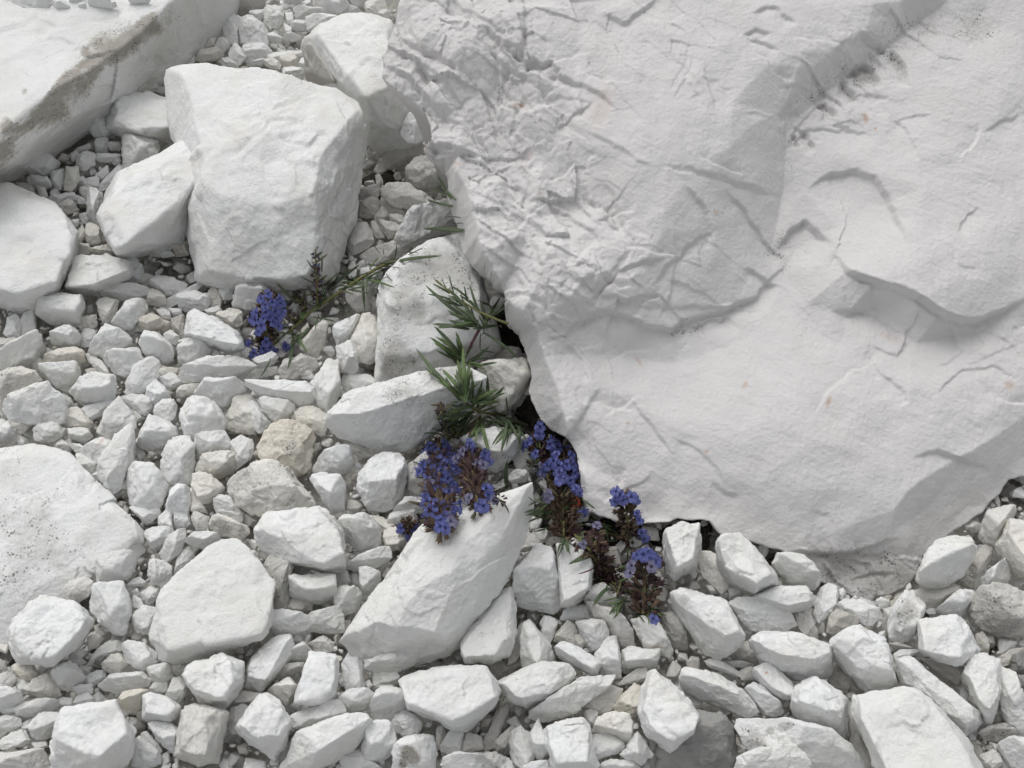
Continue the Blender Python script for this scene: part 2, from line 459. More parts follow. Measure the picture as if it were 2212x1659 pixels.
01 c=c z=-4 t=18 n=b : 145,104 154,92 162,89 168,96 163,100 160,97 162,108 166,114 155,116 148,112
01 : 81,82 87,73 95,65 99,65 104,70 103,78 97,87 88,91 82,90
01 c=c : 99,77 104,71 115,73 113,77 104,80
01 : 104,80 112,76 116,80 118,83 114,86 109,87
01 : 96,88 100,81 107,85 110,92 103,96 97,97 95,92
01 c=c : 117,86 122,83 130,83 126,88 119,91 115,91
01 : 76,92 84,91 92,90 97,91 98,98 94,103 85,99
01 : 100,100 105,93 112,93 115,97 114,104 107,109 101,106
01 t=26 : 45,88 50,82 60,79 73,77 75,82 74,91 69,94 55,98 48,93
01 : 41,89 46,92 49,97 44,97 40,92
01 t=24 c=c L=large_cream_mottled_stone_near_the_photo's_left_edge d=2 : -8,78 5,73 14,71 24,75 29,82 20,88 13,86 10,92 0,99 -8,97
01 : 15,83 22,80 29,82 25,86 13,88
01 t=30 L=broad_white_stone_below_the_cream_mottled_one : 3,101 12,92 16,87 23,88 28,84 33,87 42,92 44,100 41,107 33,111 26,107 14,107 6,105
01 : -4,104 6,108 11,113 11,118 6,121 -4,121
01 c=c : 5,107 16,106 20,108 15,115 11,116
01 : 22,112 26,105 30,110 38,109 40,115 34,120 25,121 22,117
01 c=c : 41,107 45,100 50,99 55,105 60,108 58,113 50,111 42,111
01 : 52,101 60,96 75,93 85,93 70,99 66,103 58,107
01 : 62,115 67,105 70,97 78,94 88,105 87,112 80,113 70,120 65,117
01 t=20 z=6 L=bone-shaped_white_stone_above_the_big_half_buried_slab : 76,115 85,110 87,115 85,125 85,132 80,148 75,154 69,152 66,147 71,135 74,122
01 : 82,96 92,103 94,105 88,107
01 t=24 : 87,122 92,112 96,104 105,108 111,108 116,114 114,119 106,124 96,126 88,124
01 t=20 : 104,135 107,124 115,117 122,117 126,121 122,130 125,138 125,148 116,149 108,146 105,140
01 t=20 : 126,122 133,117 140,113 147,114 150,121 148,125 138,130 128,131
01 c=c t=22 d=2 : 126,140 130,133 140,131 150,127 152,129 151,138 145,142 138,144 130,143
01 : 150,124 153,118 158,117 164,121 163,131 156,136 152,139 151,128
01 c=c d=2 : 126,145 130,140 140,144 146,150 141,158 131,161 127,156
01 c=o t=24 L=ochre-stained_round_flat_stone_above_the_cream_speckled_one d=2 : 165,125 169,116 175,108 180,107 188,106 198,108 203,112 203,125 202,137 195,145 188,140 178,133 168,133
D c=c t=34 L=large_cream_stone_with_grey_speckles_below_the_ochre_round_stone d=3 : 490,1053 503,1030 533,1007 573,996 627,1016 660,1070 677,1090 670,1106 600,1125 560,1120 545,1100 500,1085
D t=26 : 677,1005 700,980 740,965 765,985 765,1005 740,1030 680,1028
D t=28 : 667,1036 705,1035 745,1036 745,1100 722,1112 695,1085
01 t=26 L=smooth_oval_white_stone_beside_the_half_buried_slab's_upper_edge : 82,145 82,138 88,133 95,133 103,138 108,147 106,160 100,166 86,166 82,155
01 t=20 : 108,160 110,152 116,148 123,150 123,160 121,168 112,168 108,165
01 c=c : 121,152 126,150 126,156 132,162 134,166 124,166
01 : 138,158 143,155 150,156 156,166 140,167
D t=30 z=-7 n=b d=4 c=w L=great_half_buried_slab_at_the_photo's_left_edge,_grey-stained_on_one_half : -90,985,.6 0,978,.7 30,968,.75 90,963,.8 140,975,.85 150,1000,.85 190,1040,.8 240,1085,.75 290,1130,.6 310,1160,.4 318,1192,.3 250,1215,.2 195,1260,.2 120,1320,.15 60,1380,.1 -90,1420,.1 ; -60,1000,.9 95,980,1 140,1000,1 230,1095,1 295,1160,.75 150,1230,.75 60,1270,.7 -60,1300,.8
01 : 35,123 40,119 47,125 43,128 36,126
01 r=1 : 52,127 58,121 66,117 72,120 74,128 72,135 66,136 58,132
01 : 49,131 57,127 63,134 64,140 58,143 52,138
01 : 58,143 64,139 66,146 62,146
01 : 44,121 52,122 58,127 50,128
01 : 34,119 40,112 43,112 40,119
01 : 44,113 56,112 60,117 56,121 46,119
# ---- middle
D t=62 c=w n=b d=5 L=upright_block_peppered_with_black_lichen_under_the_leafy_shoots : 818,650,.5 825,610,.6 860,567,.7 900,540,.8 940,520,.85 995,506,.9 1015,560,.85 1045,610,.8 1045,640,.7 1065,690,.6 1085,750,.3 1040,785,.2 960,800,.15 900,812,.1 850,828,.08 818,825,.1 815,745,.3 ; 850,600,.9 930,545,1 1000,545,1 1030,640,.95 1050,720,.75 960,740,.6 840,760,.55 835,660,.85
D t=48 z=4 n=b d=6 L=long_white_block_lying_across_the_foot_of_the_lichen-peppered_block : 706,915,.5 712,890,.7 745,855,.8 830,827,.9 945,795,.95 1000,790,.95 1045,815,.9 1040,850,.6 1000,895,.3 930,937,.15 880,972,.1 855,976,.1 800,968,.15 740,950,.25 715,930,.4 ; 730,893,.95 862,868,1 905,850,1 950,830,1 1042,822,1 860,835,1 770,855,1
11 t=34 z=8 c=c L=rounded_cream-grey_stone_wedged_against_the_great_boulder : 88,73 100,70 115,67 120,68 123,76 122,82 115,86 108,90 106,98 103,101 97,95 96,85
11 c=e z=4 : 99,61 103,58 115,60 117,66 105,69 99,69
11 c=e z=4 : 84,68 88,56 99,58 99,69 86,72
11 : 0,80 2,77 18,77 26,84 18,87 8,90 1,85
11 : 0,94 8,90 16,90 14,94 0,101
11 c=e t=24 L=shaded_stone_in_the_gap_behind_the_left_flower's_stem : 3,22 13,20 20,28 19,36 10,36 4,30
11 c=w z=4 : 13,9 22,8 26,12 24,18 18,22 13,17
11 t=30 c=w L=white_stone_right_behind_the_central_pair_of_flower_spikes d=2 : 78,118 84,112 95,111 108,112 118,116 119,120 113,128 108,136 100,140 86,134 80,127 ; 84,114 100,114 114,118 106,127 90,124
11 : 111,130 114,126 120,123 124,127 126,136 120,140 114,139
11 t=10 z=8 : 109,142 114,140 121,141 120,146 112,147 109,146
11 : 115,118 120,115 123,118 120,123 116,121
11 t=28 L=white_stone_just_left_of_the_largest_blue_flower_spike : 10,142 14,136 24,129 33,127 42,132 43,138 40,150 36,157 34,164 16,165 14,150 10,146 ; 15,138 33,130 41,134 36,146 18,146
11 c=e z=-3 t=22 : 41,140 46,133 55,130 60,140 58,150 50,157 42,156
11 c=c : 2,122 10,121 17,124 18,130 10,130
11 c=c : 16,127 24,125 30,126 22,130
11 : 8,134 12,135 14,138 9,139
11 t=18 : 34,166 40,160 50,157 62,158 64,164 50,168 38,168
# ---- lower middle
D t=80 z=2 n=b d=7 L=long_sloping_white_slab_directly_below_the_largest_flower_spikes : 738,1392,.15 800,1310,.25 850,1240,.35 890,1160,.5 905,1140,.6 1010,1110,.8 1100,1065,.9 1150,1045,.95 1152,1100,.7 1132,1160,.6 1105,1230,.5 1060,1290,.4 1010,1345,.3 990,1392,.2 982,1412,.1 910,1432,.03 845,1435,.02 790,1428,.03 ; 760,1372,.35 830,1352,.6 880,1348,.66 935,1350,.68 955,1368,.6 985,1372,.42 905,1150,.75 985,1190,.92 1130,1060,1 975,1290,.8 890,1220,.75 1100,1140,.9
12 t=22 z=12 L=flat_pear-shaped_white_stone_leaning_on_the_long_sloping_slab : 77,85 82,76 95,62 104,50 109,48 111,49 113,60 113,75 108,88 109,94 100,97 95,99 80,99 77,92 ; 78,87 96,63 108,51 111,60 109,80 100,94 80,96
12 z=4 c=e : 109,89 113,82 116,73 117,72 116,90 114,95 108,98
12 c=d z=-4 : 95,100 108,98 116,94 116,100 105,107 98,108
12 t=40 L=thick_square_white_block_between_the_sloping_slab_and_the_brown_flower_heads : 110,38 113,34 120,27 126,22 137,23 139,30 140,40 143,63 138,67 125,64 113,61 111,50 ; 112,36 122,27 137,25 139,32 138,34 114,36
12 t=36 L=white_block_partly_hidden_by_the_hanging_brown_flower_heads : 139,22 150,17 165,20 163,48 160,54 147,64 144,64 140,40 ; 141,24 162,22 160,50 143,58
12 t=20 : 163,48 172,46 184,55 182,62 176,66 165,66 158,57
12 t=28 c=e L=smooth_grey-white_slab_under_the_last_brown_flower_head : 158,57 164,62 176,66 183,68 190,78 190,84 182,89 178,82 168,72
12 : 119,20 124,13 132,11 134,13 133,19 124,23
12 c=c : 115,24 119,21 123,23 120,26 116,26
12 : 123,22 130,20 131,22 125,25
12 t=26 L=pointed_white_stone_right_of_the_pear-shaped_stone : 118,72 122,70 126,74 132,83 137,89 139,95 136,98 125,100 118,102 116,95 116,80 ; 119,73 122,72 128,80 127,98
12 : 129,72 132,67 139,70 140,74 136,83 134,87 130,80
12 c=c : 138,84 140,77 147,71 151,73 153,78 151,86 146,83 140,83
12 : 142,70 144,66 158,60 162,64 163,70 152,71
12 t=22 : 152,71 160,70 171,71 174,79 168,88 162,91 157,83
12 t=18 z=5 L=oblong_white_chip_lying_diagonally_on_the_small_stones : 138,87 142,83 150,85 168,97 168,103 162,106 150,98 140,93 ; 139,86 150,87 166,98 163,101
12 c=c : 152,80 156,79 158,86 155,89 151,85
12 t=20 : 164,92 172,83 177,80 181,93 181,107 168,104 168,97
12 t=18 : 182,90 186,87 206,89 207,94 204,101 185,102 181,101 ; 186,88 205,90 204,95 184,96
12 t=16 L=thin_white_flake_with_a_pointed_tip_below_the_last_flower_head r=1 : 188,70 195,67 205,69 213,85 215,90 212,95 206,88 195,87
12 c=d z=-6 n=b t=20 : 205,65 225,65 225,90 214,88 208,75
D t=44 z=4 L=white_block_standing_tight_under_the_great_boulder's_lower_edge : 1430,1175 1440,1140 1475,1125 1512,1127 1512,1180 1508,1225 1480,1245 1455,1255 1435,1240 ; 1437,1150 1470,1132 1505,1140 1500,1200 1460,1225
22 t=40 z=4 L=large_white_wedge_right_of_the_last_flower_head : -8,53 0,48 28,57 31,62 41,80 40,84 28,96 25,97 16,94 12,86 2,65 ; 0,52 27,59 38,80 30,82 14,72
12 t=42 L=broad_white_block_below_the_pear-shaped_stone : 36,110 45,105 60,100 70,99 95,101 97,107 103,118 102,121 95,128 85,139 80,143 72,141 65,140 58,135 44,129 43,125 45,118 ; 46,108 70,102 94,104 101,118 72,136 56,130 45,124
12 t=30 z=4 L=white_stone_with_a_pale_brown_left_edge_right_of_the_broad_block : 100,110 108,106 118,101 135,97 147,99 152,104 150,109 140,118 128,125 119,126 113,125 105,117 ; 104,110 132,100 148,104 136,117 116,121
12 t=28 z=2 n=b L=long_pale_slab_tucked_under_the_brown-edged_stone : 119,130 128,125 140,119 151,109 165,106 177,106 175,111 162,113 161,119 155,126 148,132 138,135 130,137 125,135
12 c=c : 150,100 155,102 156,105 152,105
12 c=e : 162,114 172,112 182,115 181,122 175,129 168,131 158,128 161,120
12 c=o : 175,127 182,118 190,110 196,113 195,122 192,132 188,133
12 c=e : 183,108 190,103 197,102 198,109 190,111 180,112
12 t=34 k=1 L=tall_white_block_with_a_hairline_crack_near_its_top : 131,142 134,139 143,135 157,133 161,136 162,147 164,150 163,158 168,168 138,168 135,155 131,150 ; 134,140 156,134 160,146 160,162 140,162
12 : 157,130 163,127 166,132 166,139 161,138
12 t=24 c=c : 162,143 166,133 174,129 186,134 188,140 187,149 183,150 178,145
12 : 163,160 164,145 174,144 183,150 183,154 172,159
12 t=18 : 180,157 187,150 192,142 198,151 202,157 194,165 190,162
D t=46 z=4 n=b L=tall_pentagonal_white_block_with_a_pointed_top_in_the_lower_row : 1380,1530 1392,1480 1402,1450 1418,1445 1445,1470 1478,1500 1516,1555 1505,1580 1475,1610 1450,1625 1420,1610 1390,1580 ; 1390,1525 1405,1460 1420,1455 1475,1510 1505,1558 1460,1600 1410,1580
12 : 0,100 6,89 11,89 14,100 15,117 4,117 2,108
12 t=20 z=4 L=rounded_finger-like_stone_under_the_sloping_slab's_lower_edge : 15,97 30,93 44,88 50,90 52,94 48,98 38,104 25,104 16,101
12 : 21,107 22,101 31,100 38,107 38,111 30,113 21,112
12 : 21,115 26,112 33,112 33,115
12 t=22 : 0,124 5,118 16,116 21,118 18,127 10,130 0,131 -4,128
12 t=26 : 18,126 22,118 30,114 43,115 45,120 44,124 36,131 30,136 20,135
12 : 32,137 35,131 41,128 47,131 52,137 50,145 44,147 36,143
12 t=26 : 13,151 14,142 20,136 30,136 34,140 36,150 32,158 20,162 14,160
12 : 0,160 4,156 12,154 20,163 28,168 0,169
12 t=28 L=white_stone_with_brown_blotches_at_the_photo's_lower_edge d=8 : 33,155 36,149 42,146 55,144 61,145 61,155 60,170 32,170
12 t=28 L=white_stone_with_a_grey-stained_corner_at_the_photo's_lower_edge d=9 : 66,160 75,156 90,155 100,156 108,160 112,166 111,174 66,174
12 : 64,152 70,144 77,137 80,139 78,150 77,156 66,156
12 c=e : 78,150 82,143 91,146 92,153 84,156 78,157
12 c=g : 92,150 97,140 101,127 108,123 109,126 104,138 100,152 95,154
12 c=e : 98,150 104,145 111,138 113,142 108,152 101,154
12 : 109,150 110,142 115,140 121,143 124,150 125,160 120,167 113,165 109,158
12 t=20 : 122,145 125,139 128,135 131,143 134,151 135,156 128,161 125,158 122,151
12 : 116,167 122,162 134,161 137,170 118,172
12 c=e : 61,154 62,140 66,139 68,146 65,153
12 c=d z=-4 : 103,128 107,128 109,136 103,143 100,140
D t=40 z=-8 c=k n=b L=big_dark_grey_stone_with_a_pale_front_at_the_photo's_lower_edge : 1420,1600 1450,1560 1510,1530 1555,1540 1585,1580 1590,1625 1582,1690 1410,1690
12 : 168,164 176,160 188,161 194,166 185,172 168,172
# ---- lower right
22 c=c r=1 : 11,26 15,25 22,30 24,38 30,45 30,49 24,53 17,47 11,38 10,31
22 t=46 L=large_angular_white_block_under_the_great_boulder_with_a_ridged_top : 22,21 25,16 35,13 40,18 45,28 55,34 62,42 61,47 56,49 45,55 38,50 30,44 24,37 22,30 ; 24,19 34,15 44,30 58,42 47,47 33,36 25,26
22 t=26 : 58,33 62,26 72,30 80,37 89,47 86,51 80,51 68,47 62,38
22 t=24 z=6 L=white_slab_with_a_dark_gap_behind,_right_of_the_ridged_block : 45,55 52,51 65,48 80,48 85,55 86,60 75,64 66,67 60,59 50,57 ; 50,54 66,49 82,52 84,56 66,60
22 t=16 z=5 L=flat_leaf-thin_white_stone_below_the_ridged_block : 31,60 37,55 50,57 60,58 64,62 65,66 70,70 73,74 65,78 52,78 42,75 38,69 33,64
22 : 30,50 34,49 40,53 36,57 30,57
22 : 25,52 29,51 30,56 24,55
22 c=c : 15,48 19,48 22,53 18,53
22 d=2 : 86,56 90,49 95,47 100,49 100,55 98,64 94,68 88,71 85,66
22 : 101,51 104,49 106,53 104,58 101,55
22 : 100,60 103,57 112,58 119,62 126,61 129,66 127,71 118,74 112,70 106,66
22 c=g : 93,78 95,68 100,63 108,66 114,70 113,73 104,75 97,80
22 : 125,58 129,55 134,59 134,61 128,63
22 c=e : 130,63 137,62 137,69 132,70
22 t=28 d=3 L=pale_stone_with_grey_blotches_between_white_stones,_below_the_boulder's_base : 137,60 144,52 150,51 155,57 156,62 152,72 150,80 145,84 140,84 134,80 133,73 137,68
22 c=e : 149,51 160,49 170,46 178,48 180,51 174,57 165,62 155,61
22 t=24 : 165,62 172,56 180,50 189,51 190,56 188,62 180,69 172,66
22 t=34 z=6 L=leaf-shaped_white_slab_with_a_central_ridge_beside_the_boulder's_base : 151,43 155,30 163,20 175,15 188,17 191,21 188,31 184,38 178,44 172,48 158,49 152,46 ; 153,40 165,29 178,23 189,21
22 t=28 L=white_stone_with_a_rounded_tip_near_the_photo's_right_edge : 191,46 196,40 203,35 210,29 214,38 213,43 205,51 198,55 193,52
22 c=g : 178,44 184,40 190,46 187,50 178,48
22 c=g : 186,33 190,26 197,20 201,21 200,29 194,38 190,42 186,38
22 c=e t=28 n=b : 193,15 197,0 215,-4 216,2 208,12 203,24 200,22 195,20
22 c=c t=36 z=4 n=b L=upright_pale_slab_cut_off_by_the_photo's_right_edge : 203,22 208,9 214,4 226,6 228,40 216,41 212,34 206,26 ; 210,10 214,5 226,10 224,38
22 c=s t=30 L=dark-speckled_grey_stone_at_the_photo's_right_edge d=10 : 187,62 190,53 200,52 226,52 228,82 212,81 200,79 188,70
22 t=30 z=4 L=white_stone_with_notched_lower_edge_left_of_the_dark-speckled_stone : 152,70 156,68 165,69 178,67 186,74 190,85 191,89 184,95 182,99 177,101 172,94 160,95 154,90 152,80 ; 154,72 178,69 188,86 178,95 158,90
22 t=38 z=4 L=white_block_with_a_shaded_left_face_in_the_lower_right_part : 96,85 100,78 105,75 115,74 125,78 132,85 136,93 139,105 139,114 128,118 120,117 113,106 104,98 98,94 ; 97,85 103,77 115,75 130,84 137,104 126,100 110,95
22 t=42 L=wide_white_block_with_a_single_dark_spot_on_top : 42,82 48,79 62,78 78,79 90,84 97,87 97,95 96,105 90,110 80,110 68,105 60,98 50,91 44,86 ; 44,81 62,79 88,84 97,90 90,95 66,93 50,86
22 c=e z=-4 : 33,90 42,83 46,88 55,99 45,97 36,95
22 : 15,97 20,95 26,97 37,104 37,107 30,105 18,101
22 : 28,97 36,96 46,99 40,101 30,100
22 t=18 z=6 L=oblong_white_chip_with_one_orange_dot r=2 : 44,102 52,99 54,97 60,101 70,109 76,118 74,121 62,122 58,118 50,110 ; 48,102 54,99 72,115 70,119 60,115
22 c=c : 37,103 44,100 48,105 46,109 38,109
D t=26 z=2 L=long_white_stone_pointing_down_toward_the_dark_gap_in_the_lower_row : 1462,1470 1475,1440 1520,1442 1560,1462 1610,1490 1640,1540 1615,1552 1550,1525 1510,1500 1475,1490
22 t=18 : 40,114 46,110 52,113 60,124 66,129 62,133 52,132 46,124
22 t=36 L=cube-like_white_block_beside_the_huge_smooth_slab : 72,117 75,112 84,107 92,110 102,117 106,122 107,133 106,145 104,149 95,142 85,137 75,131 70,126 72,122 ; 75,114 84,109 100,118 104,128 90,128 74,122
22 c=d z=-5 n=b : 94,108 98,99 105,101 112,106 115,112 118,117 106,119 97,114
D t=52 z=4 n=b L=huge_smooth_white_slab_cut_off_by_the_photo's_lower_edge : 1850,1505 1868,1494 1910,1488 1945,1495 1985,1490 2010,1506 2035,1530 2060,1565 2090,1594 2110,1630 2140,1675 2155,1700 1920,1700 1868,1600 1852,1565 ; 1862,1510 1910,1496 1985,1497 2030,1535 2120,1670 1940,1690 1880,1595 1860,1555
22 t=26 z=2 L=long_white_bar_of_stone_beside_the_huge_smooth_slab : 138,97 141,94 148,93 155,99 165,108 173,117 184,125 194,132 194,138 188,144 183,145 175,138 167,125 155,116 143,112 140,105 ; 141,97 149,95 190,132 186,138 172,124
22 t=28 z=3 L=narrow_upright_white_slab_near_the_photo's_right_edge : 182,104 185,94 191,90 198,92 206,95 207,108 205,122 203,128 200,137 196,137 193,125 187,112 ; 184,104 192,92 204,97 203,122 198,130
22 t=24 : 206,102 213,105 215,115 214,122 224,130 224,145 212,138 206,128
22 : 137,92 140,90 152,89 153,91 146,95 138,96
22 c=g z=-3 : 155,95 172,95 182,100 183,108 178,113 172,110 160,100
22 c=s : 203,95 214,89 224,88 218,94 208,100
22 c=g : 190,80 195,78 198,85 198,92 192,90
22 c=s t=14 d=10 : 193,143 198,139 208,137 215,141 215,144 205,148 195,148
D t=44 z=-2 n=b d=11 L=large_white_slab_with_black_specks_on_its_far_edge,_in_the_bottom_row : 1586,1575 1596,1552 1640,1551 1682,1560 1740,1562 1792,1572 1808,1592 1840,1630 1870,1655 1880,1690 1670,1690 1640,1632 1600,1598
22 t=20 z=26 : 34,168 36,160 42,156 50,160 60,155 72,150 78,155 82,160 84,172 36,174
22 c=e : 107,124 112,122 113,135 115,144 110,147 107,140
22 c=d : 106,118 112,117 112,123 107,122
22 t=26 : 206,148 226,147 226,172 216,168 209,156
22 c=e : 193,158 200,154 206,158 207,164 200,168 194,165
22 : 199,150 205,151 208,158 214,168 208,168
22 : 139,112 143,110 146,115 142,117 140,116
22 c=e : 71,67 78,64 84,66 88,82 80,81 76,76 73,72
22 c=e z=-5 n=b : 113,150 108,148 110,140 116,144 130,168 118,170
22 c=k : 214,93 224,90 224,105 214,104
22 c=k : 215,106 224,106 224,116 216,114
22 c=g z=-5 : 184,146 192,150 194,158 200,168 192,168
22 c=e : 133,86 150,90 148,88 140,84
# ---- lower left
D t=32 z=6 L=largest_flat_white_plate_in_the_lower_left_of_the_scree n=b : 322,1372,.6 330,1308,.7 350,1270,.75 383,1238,.8 420,1200,.9 470,1168,.95 490,1166,.95 517,1170,.95 533,1196,.9 560,1225,.9 585,1248,.85 587,1290,.7 580,1312,.6 583,1370,.4 570,1380,.3 530,1397,.2 470,1412,.1 415,1425,.1 368,1437,.1 345,1420,.2 ; 360,1412,.9 430,1390,.92 483,1378,.95 570,1372,.95 580,1300,1 530,1215,1 480,1178,1 340,1290,.95 450,1290,1.03
02 t=16 : 94,13 105,12 112,13 112,17 105,22 100,25 97,20
02 t=14 : 103,27 110,20 117,12 120,11 120,16 116,26 108,33
02 t=16 : 120,19 125,14 135,13 142,15 141,19 135,24 125,22
02 : 113,40 115,30 125,26 118,24 122,23 126,27 118,38
02 t=18 : 96,40 97,32 104,31 111,35 111,44 106,50 98,46
02 t=20 z=8 L=pale_stone_lying_on_the_half_buried_slab's_lower_end : 62,43 65,33 75,26 86,25 88,27 86,35 82,42 74,44 64,45
02 t=22 z=6 L=tall_white_plate_left_of_the_largest_flat_plate : 57,60 62,48 66,44 75,45 80,46 84,57 85,61 82,80 75,78 65,72 60,67
02 : 83,49 88,43 90,42 95,46 94,48 88,48
02 : 85,52 89,49 91,54 88,55
02 : 91,52 98,48 103,50 103,55 96,61 93,58 91,55
02 : 86,54 91,56 94,63 90,64 86,62
02 n=b : 86,72 89,65 96,62 102,63 102,72 99,80 94,80 88,77
02 c=e z=10 : 41,50 47,44 55,42 60,45 61,50 57,55 50,58 43,56
02 t=46 z=6 k=1 L=rounded_white_block_with_a_forked_hairline_crack_near_the_left_edge : 5,80 10,75 16,68 18,60 24,54 40,58 50,59 59,67 60,71 55,80 48,88 42,95 36,100 25,98 10,97 6,90 ; 17,62 25,57 50,61 57,69 46,84 36,93 12,91 9,80
02 t=18 : 80,87 85,84 95,85 103,92 103,98 96,105 88,101 82,99
02 t=16 : 96,106 100,99 106,98 111,101 110,107 105,112 98,109
02 : 97,113 100,110 108,110 108,116 103,118 98,117
02 : 107,120 112,108 118,107 121,112 120,119 117,123 110,123
02 : 112,106 118,99 126,97 126,101 118,107
02 t=36 z=2 L=chunky_white_block_just_below_the_largest_flat_plate : 118,105 122,100 132,96 146,91 152,94 159,97 158,107 156,115 150,122 146,129 140,129 130,126 124,116 123,112 ; 120,104 134,98 150,96 152,105 146,119 132,118
02 t=24 L=long_leaning_stone_right_of_the_chunky_white_block : 158,115 160,102 165,92 175,82 180,80 188,79 191,82 188,92 182,100 176,110 170,117 165,118 ; 160,104 176,83 188,82 172,108
02 t=12 c=e : 177,107 182,100 192,99 197,98 198,101 190,105 180,109
02 t=18 : 184,97 188,90 197,84 202,90 201,96 192,98
02 c=e : 150,120 158,116 170,118 168,125 150,126
02 t=18 c=c : 173,116 180,110 188,107 194,113 192,118 186,126 180,121
02 c=e : 146,135 150,127 158,125 161,128 155,135 156,144 150,143
02 t=32 z=3 L=bright_white_stone_with_jagged_outline_in_the_bottom_row : 153,140 158,131 164,122 172,117 178,119 183,124 187,133 189,138 186,145 186,152 178,161 172,158 163,152 158,148 ; 157,139 172,121 182,126 186,138 180,146 164,146
02 t=18 z=4 : 189,132 198,127 208,124 221,121 224,130 212,135 200,141 190,140
D t=38 z=0 n=b L=wide_white_slab_below_the_jagged_bright_stone : 600,1660 622,1620 640,1580 700,1560 745,1543 795,1545 803,1556 780,1600 740,1632 690,1662 650,1685
02 t=26 z=6 L=upright_white_plate_standing_among_the_lower_stones : 191,125 195,112 197,100 201,91 210,91 218,94 220,103 219,115 212,124 200,126 ; 193,123 200,94 217,97 216,114 208,122
02 t=36 c=e n=b L=tall_grey-white_column_of_chalk_below_the_chunky_block : 113,158 118,140 117,130 120,124 125,122 135,127 146,129 145,140 142,155 140,162 130,165 118,162 ; 119,128 132,127 136,130 133,158 117,156
02 t=22 : 97,140 100,136 108,136 116,140 117,150 114,158 108,153 100,145
02 t=26 : 92,135 93,118 97,117 110,120 116,125 116,135 113,139 100,136 ; 94,119 110,122 115,127 112,130 94,130
02 : 91,144 95,142 100,148 105,155 100,158 93,150
02 t=46 z=6 L=brightest_white_block_in_the_lower_left_corner : 32,166 33,150 39,128 42,126 55,126 78,124 81,128 82,134 87,140 88,148 85,158 78,168 60,172 34,172 ; 35,145 42,129 78,127 84,142 72,150 62,160 50,150
02 : 85,150 90,145 98,155 105,159 104,163 96,166 85,166
02 t=20 : -5,116 5,113 13,117 16,121 14,124 -5,129
02 t=18 : 9,128 18,123 30,122 37,122 37,126 30,130 20,134 12,132
02 : 10,112 15,109 19,113 18,118 12,118
02 c=c n=b : 18,118 22,109 32,105 34,110 40,118 36,121 25,120
02 t=22 : 33,105 38,99 44,97 50,100 55,107 52,112 45,116 36,114
02 : 47,115 53,112 60,111 60,117 52,120
02 : 47,125 50,119 57,117 61,122 58,125 50,126
02 : 37,125 42,121 47,121 48,126 40,128
02 : 55,107 62,104 68,103 68,109 60,113 55,111
02 t=18 : 64,113 72,105 82,104 92,104 97,108 95,113 85,115 76,118 66,115
02 c=o t=20 L=brown-stained_stone_above_the_brightest_white_block : 76,123 80,117 90,115 96,116 92,125 88,131 82,130
02 c=c : 66,100 72,93 80,92 82,98 77,105 70,104
02 : 56,100 62,90 70,84 78,83 78,90 72,92 64,97
02 c=k : 61,98 65,92 71,91 66,100
02 c=o : 8,100 12,97 20,98 25,105 22,109 15,109 9,105
02 c=e : -4,106 6,104 11,108 8,113 -4,116
02 c=e : 57,82 63,79 67,82 64,88 58,90
02 : 44,92 50,87 55,92 52,95 45,95
02 : 44,96 52,94 56,97 50,100
02 t=18 : 20,140 25,131 38,128 40,135 35,142 28,148 22,148 19,144
02 : 14,138 20,134 22,136 19,142 15,142
02 : -3,150 8,143 15,141 20,149 14,152 3,154
02 : -3,133 8,132 13,134 14,138 6,142 -3,142
02 c=e t=22 : -6,157 10,154 28,154 30,158 32,172 -6,172
02 : 21,150 30,149 31,152 23,155
02 : -4,128 4,128 10,125 12,130 6,132
D t=38 z=4 L=big_white_stone_below_the_cream_speckled_stone,_grooved_with_pale_grey n=b d=2 : 552,1140 570,1118 620,1100 690,1095 735,1130 748,1180 742,1235 705,1240 665,1225 635,1200 600,1210 570,1200 555,1165 ; 560,1145 580,1125 625,1108 685,1105 728,1140 738,1200 700,1222 640,1188
02 t=26 c=e d=3 : 168,38 172,33 180,29 188,27 190,35 188,42 184,58 185,64 178,66 172,58 175,45
02 : 190,31 195,30 201,35 201,39 192,42 190,38
02 t=28 L=squared_white_block_right_of_the_largest_flat_plate : 188,41 200,40 216,39 217,45 218,54 208,60 196,56 190,55 186,52 ; 190,42 216,41 216,47 196,50
02 c=c d=3 : 185,59 190,56 202,57 202,64 196,66 188,65
02 t=16 : 175,66 185,64 192,66 200,67 200,76 190,78 182,80 175,79
02 t=18 : 200,67 210,63 221,60 223,78 210,79 198,78
02 c=e : 158,25 165,25 168,28 168,36 160,34
02 : 84,-3 95,0 103,-2 104,2 95,8 90,3
02 : 103,5 108,0 111,3 112,12 104,11
02 : 112,0 122,-2 123,8 117,12 113,10
02 c=e : 124,5 126,0 135,3 135,12 128,12
02 c=c t=18 d=3 : 135,9 138,3 142,1 150,6 160,9 161,14 156,19 148,16 140,14
02 : 140,0 150,-4 157,0 156,7 150,8 143,5
02 c=e : 200,85 210,80 216,84 215,90 205,91
D t=30 L=egg-like_white_stone_left_of_the_drooping_brown_flower_tip : 722,1135 740,1112 790,1110 815,1130 826,1160 815,1185 790,1197 765,1180 735,1165
12 c=c d=2 : 28,12 33,9 39,14 41,18 38,24 30,25 27,18
12 c=c : 17,2 27,3 34,10 28,14 23,6
12 t=14 z=4 : 4,37 5,33 12,27 20,24 31,22 33,30 22,36 10,39
12 t=18 z=3 L=small_stone_with_a_shell-like_mark_beside_the_sloping_slab : 12,38 16,36 24,38 25,43 20,52 15,54 12,48
12 t=22 : -4,52 0,48 10,49 13,53 12,59 8,64 2,68 -4,66
12 : 6,44 8,39 12,40 12,48 8,48
12 : -3,38 4,38 6,45 3,48 -3,48
